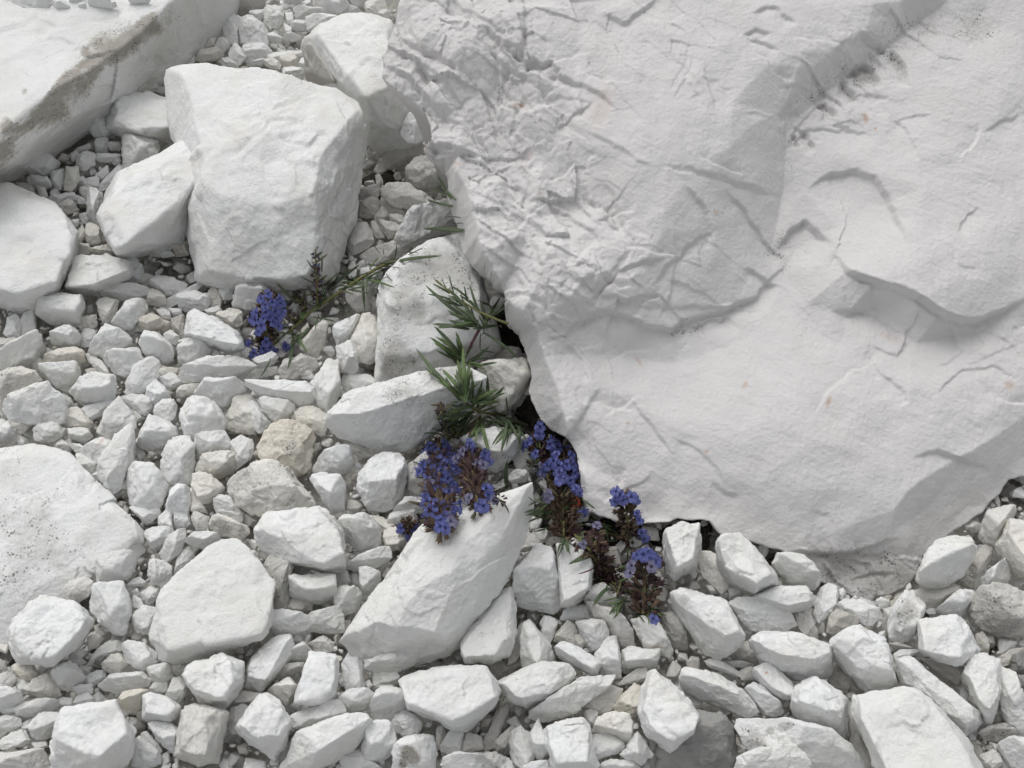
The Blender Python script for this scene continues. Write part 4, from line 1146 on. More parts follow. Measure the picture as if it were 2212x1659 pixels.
    for q in pins[::9]:                             # keep every break line as a crisp edge between planes
        i, j = min(max(int((q[0] - lo[0]) / step), 0), nx - 1), min(max(int((q[1] - lo[1]) / step), 0), ny - 1)
        smp.append((q[0], q[1], .35 * HS[i, j] + .65 * q[2]))
    for q in rough_out[::14]:
        i, j = min(max(int((q[0] - lo[0]) / step), 0), nx - 1), min(max(int((q[1] - lo[1]) / step), 0), ny - 1)
        smp.append((q[0], q[1], HS[i, j]))
    r2 = delaunay_2d_cdt([Vector(q[:2]) for q in smp], [], [], 0, 1e-6)
    T2 = np.array([v[:] for v in r2[0]]); H2 = np.array([smp[o_[0]][2] for o_ in r2[3]])
    HT = HS.copy()
    for f in r2[2]:
        a, b, c = T2[f[0]], T2[f[1]], T2[f[2]]
        i0 = np.maximum(np.floor((np.minimum(np.minimum(a, b), c) - lo) / step).astype(int), 0)
        i1 = np.ceil((np.maximum(np.maximum(a, b), c) - lo) / step).astype(int) + 1
        X, Y = gx[i0[0]:i1[0], i0[1]:i1[1]], gy[i0[0]:i1[0], i0[1]:i1[1]]
        den = (b[1] - c[1]) * (a[0] - c[0]) + (c[0] - b[0]) * (a[1] - c[1])
        if abs(den) < 1e-14 or X.size == 0: continue
        w0 = ((b[1] - c[1]) * (X - c[0]) + (c[0] - b[0]) * (Y - c[1])) / den
        w1 = ((c[1] - a[1]) * (X - c[0]) + (a[0] - c[0]) * (Y - c[1])) / den
        w2 = 1 - w0 - w1
        mk_ = (w0 >= -1e-6) & (w1 >= -1e-6) & (w2 >= -1e-6)
        HT[i0[0]:i1[0], i0[1]:i1[1]][mk_] = (w0 * H2[f[0]] + w1 * H2[f[1]] + w2 * H2[f[2]])[mk_]
    HT = blur(HT, 1)
    kt = .70 + .22 * np.minimum(sh, 1)
    h = h * (1 - kt) + HT[inside] * kt
    Q3 = np.stack([(Q2[:, 0] * ca + Q2[:, 1] * sa) / 2.6, -Q2[:, 0] * sa + Q2[:, 1] * ca], 1)
    h = h + sh * (.0062 * (facets2d(Q3, .034, 3) - .2) + .0034 * (facets2d(Q3 + .5, .014, 8) - .2) + .0010 * facets2d(Q2 + .9, .005, 12))
    wx = PX + np.stack([fbm(P0 / .012, 81, 3, .6), fbm(P0 / .012, 91, 3, .6)], 1) * 7.0
    # many short conchoidal chips over the broken middle and left of the face
    rc = random.Random(77); extra = []
    for (x0, y0, x1, y1, n_, sc_) in ((1060, 120, 1330, 480, 26, 1.0), (1080, 430, 1660, 690, 22, 1.1), (1200, 770, 1420, 1080, 9, .8), (870, 20, 1120, 330, 16, .9), (1380, 60, 1680, 400, 9, .6), (1700, 100, 1990, 300, 14, .7), (1720, 1180, 1960, 1285, 8, .6), (1850, 720, 2200, 1000, 8, .8), (2020, 60, 2212, 640, 6, .6)):
        for _ in range(n_):
            cx, cy = rc.uniform(x0, x1), rc.uniform(y0, y1); a_ = rc.choice((.6, .75, 2.3, .9, .3, -.3)) + rc.gauss(0, .35); ln_ = rc.uniform(28, 105) * sc_; bow = rc.uniform(-.35, .35) * ln_
            ex, ey = math.cos(a_), math.sin(a_); pts_ = []
            for t_k in (-1, -.55, 0, .5, 1):
                pts_.append((cx + ex * ln_ * t_k - ey * bow * (1 - t_k * t_k) + rc.uniform(-5, 5), cy + ey * ln_ * t_k + ex * bow * (1 - t_k * t_k) + rc.uniform(-5, 5)))
            hx, hy = (cx - ey * 20, cy + ex * 20) if rc.random() < .7 else (cx + ey * 20, cy - ex * 20)
            extra.append('%.2f %.1f %.1f,%.1f %s' % (rc.uniform(1.2, 4.2) * sc_, rc.uniform(14, 46), hx, hy, ' '.join('%.1f,%.1f' % q for q in pts_)))
    for ln in SCARPS.strip().splitlines() + extra:
        tk = ln.split(); dep, wid = float(tk[0]), float(tk[1]); hint = np.array([float(v) for v in tk[2].split(',')])
        L = np.array([[float(v) for v in q.split(',')] for q in tk[3:]])
        near = (wx[:, 0] > L[:, 0].min() - 4 * wid) & (wx[:, 0] < L[:, 0].max() + 4 * wid) & (wx[:, 1] > L[:, 1].min() - 4 * wid) & (wx[:, 1] < L[:, 1].max() + 4 * wid)
        ix = np.where(near)[0]
        if not len(ix): continue
        p = wx[ix]; bd = np.full(len(ix), 1e9); bs = np.zeros(len(ix)); bt = np.zeros(len(ix))
        seg = np.hypot(*(L[1:] - L[:-1]).T); cum = np.concatenate([[0], np.cumsum(seg)]); hs_ = []
        def side(p):
            bd = np.full(len(p), 1e9); bs = np.zeros(len(p)); bt = np.zeros(len(p))
            for k in range(len(L) - 1):
                d = L[k + 1] - L[k]; r = p - L[k]
                t = np.clip((r @ d) / (d @ d), 0, 1); e = r - t[:, None] * d; dist = np.hypot(e[:, 0], e[:, 1])
                m = dist < bd
                bd = np.where(m, dist, bd); bs = np.where(m, np.sign(d[0] * r[:, 1] - d[1] * r[:, 0]), bs); bt = np.where(m, (cum[k] + t * seg[k]) / cum[-1], bt)
            return bd, bs, bt
        bd, bs, bt = side(p)
        taper = np.clip(np.minimum(bt, 1 - bt) * 5, 0, 1)
        if dep < 0:
            h[ix] -= (-dep / 1000) * np.exp(-(bd / wid) ** 2) * np.clip(taper + .15, 0, 1)
        else:
            lowside = side(hint[None, :])[1][0]
            on = 1 / (1 + np.exp(-np.clip(bs * lowside * bd / .9, -30, 30)))
            h[ix] -= dep / 1000 * taper * on * np.exp(-bd / wid)
    h = h + (.2 * sh) * .0034 * (ledges(P0 / np.array([.11, .11, 1]), 21, 3.0, .10) - .4) * np.clip(2.5 * pnoise(P0 / .08, 77) - .1, 0, 1)
    h = h + (.15 * sh) * .0010 * (ledges(P0 / np.array([.030, .030, 1]), 25, 2.0, .15) - .4)
    h = h + .0035 * fbm(P0 / .07, 51, 3, .6) + (.00055 - .0003 * np.minimum(sh, 1)) * fbm(P0 / .016, 57, 4, .62) + .00030 * fbm(P0 / .0032, 61, 2, .7)
    # faint drag ripples on the scooped faces at the far side
    ang = .45
    rip = pnoise(np.stack([(U * math.cos(ang) - Vv * math.sin(ang)) / .022, (U * math.sin(ang) + Vv * math.cos(ang)) / .0042, U * 0], 1), 71)
    h = h + .00055 * rip * np.clip(blob(2080, 330, 190, 230) + blob(1750, 880, 300, 220) * .8 + blob(2060, 860, 160, 130), 0, 1)
    HH = np.zeros((nx, ny)); HH[inside] = h
    h = .75 * h + .25 * blur(np.where(inside, HH, Hg), 1)[inside]
    V = W + h[:, None] * np.array(BN)
    a, b, c, d = ids[:-1, :-1], ids[1:, :-1], ids[1:, 1:], ids[:-1, 1:]
    ok = (a >= 0) & (b >= 0) & (c >= 0) & (d >= 0)
    F = np.stack([a[ok], b[ok], c[ok], d[ok]], 1)
    # boundary edges -> sides that run under and back to the ground
    E = np.concatenate([F[:, [0, 1]], F[:, [1, 2]], F[:, [2, 3]], F[:, [3, 0]]])
    key = {}
    Es = np.sort(E, 1); code = Es[:, 0].astype(np.int64) * 10000000 + Es[:, 1]
    u, idx, cnt = np.unique(code, return_index=True, return_counts=True)
    BE = E[idx[cnt == 1]]
    bv = np.unique(BE)
    mp = np.full(len(V), -1); mp[bv] = np.arange(len(bv))
    # snap rim to the true outline
    seg_a = po; seg_d = np.roll(po, -1, 0) - po
    for i in bv:
        p = np.array([U[i], Vv[i]]); r = p - seg_a
        t = np.clip((r * seg_d).sum(1) / (seg_d ** 2).sum(1), 0, 1)
        qq = seg_a + seg_d * t[:, None]; k = ((qq - p) ** 2).sum(1).argmin()
        V[i] = np.array(BP) + qq[k, 0] * np.array(ax_u) + qq[k, 1] * np.array(ax_v) + h[i] * np.array(BN)
    cen = V.mean(0)
    rings = []
    for (back, inn) in ((.014, .012), (.05, .07), (.12, .16)):
        q = V[bv] - back * np.array(BN); q = q + (cen - q) * inn
        q[:, 2] = np.maximum(q[:, 2], -.02) if back < .1 else -.03
        rings.append(q)
    n0 = len(V); m = len(bv)
    allV = np.concatenate([V] + rings)
    quads = [F]
    A, B = mp[BE[:, 0]], mp[BE[:, 1]]
    prev = (BE[:, 0], BE[:, 1])
    for k in range(3):
        cur = (n0 + k * m + A, n0 + k * m + B)
        quads.append(np.stack([prev[1], prev[0], cur[0], cur[1]], 1)); prev = cur
    base = Vector((BP.x - .1, BP.y + .15, 0))
    me = np_mesh("great_boulder", allV - np.array(base), np.concatenate(quads))
    pad = lambda x: np.concatenate([x, np.zeros(3 * m)])
    grime_shade = .7 * blob(1850, 160, 60, 30) + .5 * blob(1765, 215, 40, 40) + .45 * blob(1940, 110, 60, 40) + .7 * blob(2110, 55, 60, 40) + .5 * blob(1990, 50, 60, 30) + 1.2 * blob(1790, 1215, 90, 26) + 1.1 * blob(1920, 1245, 60, 40) + .7 * blob(1850, 1240, 80, 50) + .5 * blob(1700, 300, 30, 90) + .45 * blob(1690, 540, 60, 60) + .55 * blob(1480, 705, 60, 25)  # last two blobs put the shade under the middle lip into the colour
    conc = np.clip((soft[inside] - h) / .006 - .2, 0, 1)          # greyer where the face lies below its smoothed form
    grime_shade = grime_shade + .30 * conc * sh
    attr(me, "grime_shade", pad(np.minimum(grime_shade, 1.2)))
    st = np.zeros(len(V))
    for (x, y, ra, rb, an, am) in ((1124, 222, 7, 5, 0, .7), (1112, 228, 5, 4, 0, .4), (985, 347, 12, 3.5, .4, .45), (1610, 830, 9, 4, -.9, .45), (1790, 868, 12, 5, -1.3, .55), (1526, 976, 5, 4, .4, .5), (1380, 780, 16, 3, 1.0, .35),
                              (1545, 462, 5, 4, .8, .5), (1358, 912, 4, 3, 0, .5), (920, 316, 8, 4, .3, .35), (1165, 420, 4, 10, 0, .25), (2185, 830, 12, 10, 0, .4), (1870, 255, 6, 11, -.3, .55), (1892, 277, 3, 3, 0, .8), (1140, 340, 6, 30, .5, .12), (1300, 230, 22, 50, .3, .16), (1925, 730, 30, 9, .4, .15)):
        dx, dy = PX[:, 0] - x, PX[:, 1] - y
        uu = dx * math.cos(an) + dy * math.sin(an); vv = -dx * math.sin(an) + dy * math.cos(an)
        st += am * np.clip(1.6 - 1.2 * np.sqrt((uu / ra) ** 2 + (vv / rb) ** 2), 0, 1)
    attr(me, "stain", pad(np.minimum(st, 1)))
    me.materials.append(MAT['b'])
    o = link("chalk_boulder", me); o.location = base
    return tag(o, "great white chalk boulder with a fractured face, overhanging the flowering plants", "boulder")
# ------------------------------------------------------------------ build the boulder and the traced stones
build_boulder()
ORDER = sorted(range(len(ROWS)), key=lambda i: -ROWS[i]['area'])
INDIV = set(ORDER[:300])
LAND = [(r['cen'], r['xy'], r['L'].replace('_', ' ')) for r in ROWS if 'L' in r]
objs = []; loose = []
for i, r in enumerate(ROWS):
    me, base = build_stone(r, i)
    if i in INDIV:
        big = r.get('n') in ('b',) and 'L' in r
        name = 'chalk_boulder' if r.get('n') == 'u' else 'chalk_block' if big else 'chalk_stone'
        o = link(name, me); o.location = base
        objs.append((i, o))
    else:
        loose.append((me, base, r.get('c', 'w')))
print("placed", len(objs), "loose", len(loose))
# ------------------------------------------------------------------ small rubble between and around the traced stones
def library(n, level):
    L = []
    for k in range(n):
        rg = random.Random(900 + k)
        ax = (1.0, rg.uniform(.55, .95), rg.uniform(.30, .62)); n = rg.choice((4, 4, 5, 5, 6)); pts = []
        ang = sorted(rg.uniform(-.35, .35) + 6.283 * j / n for j in range(n)); dx, dy = rg.uniform(-.25, .25), rg.uniform(-.25, .25)
        for an in ang:      # broken plate: a polygon below, a shifted smaller one above, some corners knocked off
            r0, r1 = rg.uniform(.85, 1.15), rg.uniform(.55, 1.05)
            pts.append((math.cos(an) * r0 * ax[0], math.sin(an) * r0 * ax[1], -ax[2] * rg.uniform(.5, 1)))
            if rg.random() < .8: pts.append((math.cos(an) * r1 * ax[0] + dx, math.sin(an) * r1 * ax[1] + dy, ax[2] * rg.uniform(.3, 1.1)))
        if len(pts) < n + 2: pts += [(dx, dy, ax[2]), (-dx, dy, ax[2] * .8)]
        V, F, c = stone_verts(pts, level, 500 + k, p=90, rough=1.0, chip=False, scoops=2)
        V = V - V.mean(0)
        V = V / np.abs(V[:, :2]).max()
        L.append((V, F))
    return L
LIB2, LIB3, LIB4 = library(20, 2), library(28, 3), library(28, 4)

X0, Y0, X1, Y1, MS = -760, -620, 2980, 2100, 3.0
MW, MH = int((X1 - X0) / MS), int((Y1 - Y0) / MS)
mask = np.zeros((MH, MW), bool)
def fill_poly(M, xy):
    x, y = (xy[:, 0] - X0) / MS, (xy[:, 1] - Y0) / MS
    n = len(x)
    a0, a1 = max(int(y.min()), 0), min(int(y.max()) + 1, MH)
    for row in range(a0, a1):
        yy = row + .5; xs = []
        for i in range(n):
            j = (i + 1) % n
            if (y[i] <= yy) != (y[j] <= yy): xs.append(x[i] + (yy - y[i]) * (x[j] - x[i]) / (y[j] - y[i]))
        xs.sort()
        for k in range(0, len(xs) - 1, 2):
            M[row, max(int(xs[k]), 0):max(min(int(xs[k + 1]) + 1, MW), 0)] = True
for r in ROWS: fill_poly(mask, r['xy'])
bo = np.array([q[:2] for q in _pl(OUT)]); fill_poly(mask, bo)
covered = mask.copy()
# hollows kept free of rubble so the painted shade of the soil sheets shows: under the boulder's edge
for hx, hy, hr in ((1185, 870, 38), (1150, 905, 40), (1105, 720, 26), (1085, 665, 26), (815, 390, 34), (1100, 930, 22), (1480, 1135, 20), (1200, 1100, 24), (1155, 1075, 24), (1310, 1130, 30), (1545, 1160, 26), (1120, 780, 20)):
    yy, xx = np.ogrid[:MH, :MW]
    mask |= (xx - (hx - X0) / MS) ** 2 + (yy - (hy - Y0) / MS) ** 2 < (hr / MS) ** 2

CLS = 'wwwwwwwwcceeg'
bins = {}
def put(lib, x, y, z, s, flat=.75, rg=random, cls=None):
    V, F = rg.choice(lib)
    e = Matrix.Rotation(rg.uniform(0, 6.28), 3, 'Z') @ Matrix.Rotation(rg.gauss(0, .38), 3, 'X') @ Matrix.Rotation(rg.gauss(0, .38), 3, 'Y')
    Q = (V * np.array([1, 1, flat])) @ np.array(e).T * s + np.array([x, y, z])
    bins.setdefault(cls or rg.choice(CLS), []).append((Q, F))

rg = random.Random(5)
# visible gap filler, from larger to smaller, each disc mostly on free ground
def disc_free(cx, cy, rad):
    a, b = int(rad), int(rad)
    y0, y1, x0, x1 = int(cy - rad), int(cy + rad) + 1, int(cx - rad), int(cx + rad) + 1
    if y0 < 0 or x0 < 0 or y1 >= MH or x1 >= MW: return 1.0
    yy, xx = np.ogrid[y0:y1, x0:x1]
    d = (xx - cx) ** 2 + (yy - cy) ** 2 <= rad * rad
    return (mask[y0:y1, x0:x1] & d).sum() / max(d.sum(), 1)
nvis = 0
for rad, tries, tol in ((44, 1800, .10), (32, 3200, .10), (23, 6000, .16), (16, 11000, .24), (11.5, 14000, .28), (8, 14000, .34), (5, 26000, .45)):
    for _ in range(tries):
        px, py = rg.uniform(X0, X1), rg.uniform(Y0, Y1)
        inframe = -30 < px < 2240 and -30 < py < 1690
        far = 1.0 - .35 * (1 - min(max(py / 1659, 0), 1))
        rr = rad * far * rg.uniform(.85, 1.15)
        if rad < 9 and not inframe: continue
        if inframe and rad > 33: continue
        cx, cy = (px - X0) / MS, (py - Y0) / MS
        if mask[min(int(cy), MH - 1), min(int(cx), MW - 1)] or disc_free(cx, cy, rr / MS) > tol: continue
        p = at(px, py, 0)
        mpp = (p - CAM).length / FPX
        s = rr * mpp * 1.12
        put(LIB4 if rad > 9 else LIB3 if rad > 6 else LIB2, p.x, p.y, s * .33 - .001 - (.002 if inframe and rad > 14 else 0), s, rg.uniform(.6, .95), rg)
        yy, xx = np.ogrid[:1, :1]
        y0, y1, x0, x1 = int(cy - rr / MS), int(cy + rr / MS) + 1, int(cx - rr / MS), int(cx + rr / MS) + 1
        yy, xx = np.ogrid[y0:y1, x0:x1]
        mask[y0:y1, x0:x1] |= (xx - cx) ** 2 + (yy - cy) ** 2 <= (rr / MS * .93) ** 2
        nvis += 1
# lower bed seen down the gaps
nb = 0
for _ in range(9000):
    px, py = rg.uniform(-300, 2500), rg.uniform(-250, 1900)
    iy, ix = int((py - Y0) / MS), int((px - X0) / MS)
    w = covered[max(iy - 9, 0):iy + 10, max(ix - 9, 0):ix + 10]
    if w.mean() > .93: continue
    if mask[iy, ix] and not covered[iy, ix] and rg.random() < .45: continue
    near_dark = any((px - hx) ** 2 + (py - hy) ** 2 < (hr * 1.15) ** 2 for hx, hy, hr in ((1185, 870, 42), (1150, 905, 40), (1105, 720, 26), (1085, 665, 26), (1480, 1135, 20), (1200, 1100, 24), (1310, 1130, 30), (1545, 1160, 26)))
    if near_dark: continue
    p = at(px, py, 0)
    s = rg.uniform(.004, .011)
    put(LIB3, p.x, p.y, -.012 - rg.uniform(0, .006), s, .8, rg, cls=rg.choice('wwceeg'))
    nb += 1
    if nb > 3600: break
for me, base, c in loose:
    n = len(me.vertices); V = np.empty(n * 3, np.float32); me.vertices.foreach_get("co", V)
    F = np.empty(len(me.polygons) * 3, np.int32); me.polygons.foreach_get("vertices", F)
    bins.setdefault(c, []).append((V.reshape(-1, 3) + np.array(base), F.reshape(-1, 3)))
    bpy.data.meshes.remove(me)
print("rubble visible", nvis, "bed", nb)
allV, allF, mi, off = [], [], [], 0
keys = sorted(bins)
for k, c in enumerate(keys):
    for V, F in bins[c]:
        allV.append(V); allF.append(F + off); off += len(V); mi.append(np.full(len(F), k, np.int32))
me = np_mesh("chalk_rubble", np.concatenate(allV), np.concatenate(allF))
for c in keys: me.materials.append(MAT[c])
me.polygons.foreach_set("material_index", np.concatenate(mi))
tag(link("chalk_rubble", me), "small white and grey chalk rubble filling the gaps between the larger stones", "rubble", kind="stuff")
print("rubble tris", len(me.polygons))

# dark humus and shade where the plants root; its near-black also paints the hollows' shade
def soil_shade_patch(px, py, rx, ry, k):
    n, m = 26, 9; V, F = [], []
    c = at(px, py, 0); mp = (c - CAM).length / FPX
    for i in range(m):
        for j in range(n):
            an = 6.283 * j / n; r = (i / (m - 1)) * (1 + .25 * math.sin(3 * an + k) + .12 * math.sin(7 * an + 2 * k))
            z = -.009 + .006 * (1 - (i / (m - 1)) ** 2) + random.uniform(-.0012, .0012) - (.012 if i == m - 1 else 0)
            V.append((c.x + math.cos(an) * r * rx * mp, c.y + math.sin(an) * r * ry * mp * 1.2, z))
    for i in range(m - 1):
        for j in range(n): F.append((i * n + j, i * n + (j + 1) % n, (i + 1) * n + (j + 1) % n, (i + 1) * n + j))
    tag(link("soil", np_mesh("soil", np.array(V), np.array(F)), SOIL_SHADE_M), kind="structure")  # soil sheet whose near-black also paints the hollow's shade
SOIL_SHADE_M = bpy.data.materials.new("dark humus and shade"); SOIL_SHADE_M.use_nodes = True
t_ = SOIL_SHADE_M.node_tree; b_ = t_.nodes["Principled BSDF"]; b_.inputs["Roughness"].default_value = 1
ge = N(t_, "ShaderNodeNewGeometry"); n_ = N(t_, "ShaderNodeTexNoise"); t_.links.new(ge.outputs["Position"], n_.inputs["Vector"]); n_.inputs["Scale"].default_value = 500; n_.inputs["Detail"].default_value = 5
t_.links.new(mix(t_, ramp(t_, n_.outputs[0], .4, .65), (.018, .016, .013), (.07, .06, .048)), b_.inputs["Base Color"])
for q in ((1185, 880, 60, 60, 0), (1100, 710, 50, 60, 1), (1130, 935, 60, 34, 2), (1200, 1090, 60, 50, 3), (1310, 1135, 50, 24, 4), (1490, 1140, 60, 26, 5), (820, 385, 40, 40, 6), (1690, 1215, 40, 20, 7)): soil_shade_patch(*q)
# ------------------------------------------------------------------ a label for every stone: its look and the landmark it lies by
MARKS = []
for i, o in objs:
    if 'L' in ROWS[i]: MARKS.append((ROWS[i]['xy'], ROWS[i]['L'].replace('_', ' ')))
SHORT = {}
def short(l):
    for cut in (',', ' below ', ' beside ', ' behind ', ' near ', ' right of ', ' left of ', ' under ', ' above ', ' cut off ', ' at ', ' between ', ' lying ', ' in the ', ' leaning ', ' just ', ' touching ', ' half hidden', ' partly ', ' directly ', ' tucked ', ' deep ', ' running ', ' standing ', ' wedged ', ' right behind', ' directly', ' filling'):
        if cut in l: l = l.split(cut)[0]
    return l
cnt = {}
for _, l in MARKS: cnt[short(l)] = cnt.get(short(l), 0) + 1
PLACES = [(xy, short(l)) for xy, l in MARKS if cnt[short(l)] == 1 and len(short(l).split()) <= 9]
for q, l in ((((560, 640), (590, 700), (575, 770)), "left blue flower spike"), (((940, 970), (950, 1130)), "largest blue flower spike"), (((1010, 840), (1000, 800)), "lower green leaf rosette"), (((1000, 690), (1040, 700)), "upper leafy shoot"),
             (((1215, 1060), (1215, 1170)), "flower head that carries the red bug"), (((1285, 1150), (1300, 1250)), "bare brown flower head"), (((1393, 1200), (1390, 1320)), "last flower head of the row"), (((1353, 1060), (1358, 1160)), "blue-tipped head in front of the boulder")):
    PLACES.append((np.array(q, float), l))
for a in range(0, len(bo) - 1):
    pass
PLACES.append((np.array([q for q in bo if q[0] < 1290 and q[1] > 200 and q[1] < 1100]), "great boulder's overhanging edge"))
PLACES.append((np.array([q for q in bo if 1290 <= q[0] < 2212 and q[1] > 900]), "great boulder's lower edge"))
def look(r):
    w = r['xy'] - r['xy'].mean(0); ev = np.sqrt(np.maximum(np.linalg.eigvalsh(w.T @ w), 1e-6)); asp = ev[1] / ev[0]
    n = len(r['pts'])
    size = 'tiny' if r['area'] < 700 else 'small' if r['area'] < 1700 else 'medium-sized' if r['area'] < 4200 else 'large'
    shape = 'elongated' if asp > 2.1 else 'oblong' if asp > 1.55 else 'three-cornered' if n <= 4 else 'blocky' if n <= 6 else 'many-sided'
    colr = {'w': 'white', 'c': 'cream', 'e': 'pale grey', 'g': 'grey', 'k': 'dark grey', 'o': 'ochre', 's': 'speckled grey', 'd': 'grey'}[r.get('c', 'w')]
    return size, colr, shape
def rel(c, q):
    near = q[np.argmin(((q - c) ** 2).sum(1))] if len(q) > 2 else q.mean(0)
    d = c - near
    cen = c - q.mean(0); d = d * .7 + cen * .3
    a = math.degrees(math.atan2(d[1], d[0])) % 360
    return ('right of', 'lower right of', 'below', 'lower left of', 'left of', 'upper left of', 'above', 'upper right of')[int((a + 22.5) % 360 // 45)]
def dist(c, q): return float(np.sqrt(((q - c) ** 2).sum(1)).min())
auto = {}
for i, o in objs:
    r = ROWS[i]
    kind = 'boulder' if r.get('n') == 'u' else 'stone'
    if 'L' in r:
        tag(o, r['L'].replace('_', ' '), kind, None if kind == 'boulder' else 'chalk stones of the scree'); continue
    c = r['xy'].mean(0); s, k, f = look(r)
    ds = sorted((dist(c, q), n_) for n_, (q, l) in enumerate(PLACES))
    d0, n0 = ds[0]; q, l = PLACES[n0]
    auto.setdefault((s, k, f, rel(c, q), l), []).append((d0, i, o, [PLACES[n_] for _, n_ in ds[1:4]]))
ORDN = ('nearest', 'second nearest', 'third nearest', 'fourth nearest', 'fifth nearest', 'sixth nearest', 'seventh nearest', 'eighth nearest', 'ninth nearest', 'tenth nearest', 'eleventh nearest', 'twelfth nearest')
for (s, k, f, rl, l), lst in auto.items():
    lst.sort(key=lambda e: e[0])
    for n_, (d0, i, o, oth) in enumerate(lst):
        core = f"{s} {k} {f} stone {'' if 'of' in rl.split() or rl in ('above', 'below') else ''}{rl} the {l}"
        if len(lst) > 1: core = f"{ORDN[min(n_, 11)]} {core}"
        w = core.split()
        if len(w) > 16: core = core.replace('medium-sized ', '').replace('many-sided ', '')
        w = core.split()
        if len(w) > 16: core = core.replace('the flower head that carries the red bug', 'the flower head bearing a bug').replace(' head of the row', ' head')
        if len(core.split()) > 16: core = core.replace(' ' + f + ' ', ' ')
        tag(o, core, 'stone', 'chalk stones of the scree')
# ------------------------------------------------------------------ flowering plants rooted under the boulder
bpy.context.view_layer.update()
DG = bpy.context.evaluated_depsgraph_get()
def depth(px, py):
    d = ray(px, py)
    hit, loc, *_ = SC.ray_cast(DG, CAM, d.normalized())
    return (loc - CAM).dot(FWD) if hit else (at(px, py, 0) - CAM).dot(FWD)

def laid(path, clear, lift0=0.0, lift1=0.0):
    """points along a pixel path that lie just above whatever is below them, in one gentle 3D line"""
    n = 9
    seg = [math.hypot(path[i + 1][0] - path[i][0], path[i + 1][1] - path[i][1]) for i in range(len(path) - 1)]
    tot = sum(seg); out = []
    for k in range(n):
        s = tot * k / (n - 1); i = 0
        while i < len(seg) - 1 and s > seg[i]: s -= seg[i]; i += 1
        t = s / max(seg[i], 1e-6)
        out.append((path[i][0] + (path[i + 1][0] - path[i][0]) * t, path[i][1] + (path[i + 1][1] - path[i][1]) * t))
    ds = [depth(*q) for q in out]
    A = np.array(ds); k = np.arange(n) / (n - 1)
    d0, d1 = A[0], A[-1]
    lin = d0 + (d1 - d0) * k
    viol = np.maximum(lin - A, 0)
    w = viol.max() * np.where(viol.max() > 0, 1, 0)
    i = int(viol.argmax()); bend = np.minimum(k / max(k[i], .12), (1 - k) / max(1 - k[i], .12)) if w > 0 else 0
    line = lin - w * np.clip(bend, .35, 1) - clear - lift0 * (1 - k) - lift1 * k
    return [CAM + ray(*q) * float(d) for q, d in zip(out, line)]

def plant_mat(name, col, col2, rough=.7, trans=0.0, scale=300):
    m = bpy.data.materials.new(name); m.use_nodes = True
    t = m.node_tree; b = t.nodes["Principled BSDF"]; b.inputs["Roughness"].default_value = rough
    b.inputs["Specular IOR Level"].default_value = .25
    g = N(t, "ShaderNodeNewGeometry"); n = N(t, "ShaderNodeTexNoise"); t.links.new(g.outputs["Position"], n.inputs["Vector"])
    n.inputs["Scale"].default_value = scale; n.inputs["Detail"].default_value = 3
    oi = N(t, "ShaderNodeObjectInfo")
    f = math_(t, 'ADD', math_(t, 'MULTIPLY', ramp(t, n.outputs[0], .35, .65), .6), math_(t, 'MULTIPLY', oi.outputs["Random"], .5))
    c = mix(t, f, col, col2)
    t.links.new(c, b.inputs["Base Color"])
    if trans:
        tr = N(t, "ShaderNodeBsdfTranslucent"); t.links.new(c, tr.inputs[0])
        ms = N(t, "ShaderNodeMixShader"); ms.inputs[0].default_value = trans
        t.links.new(b.outputs[0], ms.inputs[1]); t.links.new(tr.outputs[0], ms.inputs[2])
        t.links.new(ms.outputs[0], t.nodes["Material Output"].inputs[0])
    return m
PM = {
    'leaf': plant_mat("dusty green leaf", (.070, .102, .055), (.13, .165, .095), .65, .12),
    'young': plant_mat("fresh green leaf", (.095, .145, .055), (.15, .205, .09), .65, .15),
    'dry': plant_mat("faded olive leaf", (.13, .125, .075), (.19, .17, .11), .75, .1),
    'stem': plant_mat("olive stem", (.14, .15, .055), (.21, .19, .085), .7),
    'stemred': plant_mat("reddish stem", (.10, .05, .055), (.15, .08, .075), .7),
    'blue': plant_mat("blue petal", (.115, .14, .38), (.21, .225, .50), .6, .22, 500),
    'pale': plant_mat("faded blue petal", (.21, .20, .34), (.28, .27, .37), .7, .22, 500),
    'anther': plant_mat("dark anther", (.03, .02, .06), (.08, .05, .12), .7),
    'cal_p': plant_mat("purple brown calyx", (.050, .030, .038), (.11, .065, .062), .8, .05, 600),
    'cal_b': plant_mat("dry brown calyx", (.075, .052, .038), (.17, .12, .08), .85, .05, 600),
    'bud': plant_mat("dark violet bud", (.055, .05, .13), (.11, .10, .22), .6, .05, 600),
}

def tube(pts, rad, sides=6):
    V, F = [], []
    n = len(pts)
    for i, p in enumerate(pts):
        tn = (pts[min(i + 1, n - 1)] - pts[max(i - 1, 0)]).normalized()
        a = tn.orthogonal().normalized() if i == 0 else (a - tn * a.dot(tn)).normalized()
        b = tn.cross(a); r = rad[i] if isinstance(rad, (list, tuple)) else rad
        for k in range(sides):
            an = 2 * math.pi * k / sides
            V.append((p + a * math.cos(an) * r + b * math.sin(an) * r)[:])
    for i in range(n - 1):
        for k in range(sides):
            F.append((i * sides + k, i * sides + (k + 1) % sides, (i + 1) * sides + (k + 1) % sides, (i + 1) * sides + k))
    return V, F

def raw_mesh(name, V, F, mats=(), mi=None, smooth=True):
    me = bpy.data.meshes.new(name); me.from_pydata([tuple(v) for v in V], [], F); me.update()
    for m in mats: me.materials.append(m)
    if mi: me.polygons.foreach_set("material_index", mi)
    me.polygons.foreach_set("use_smooth", [smooth] * len(F))
    return me

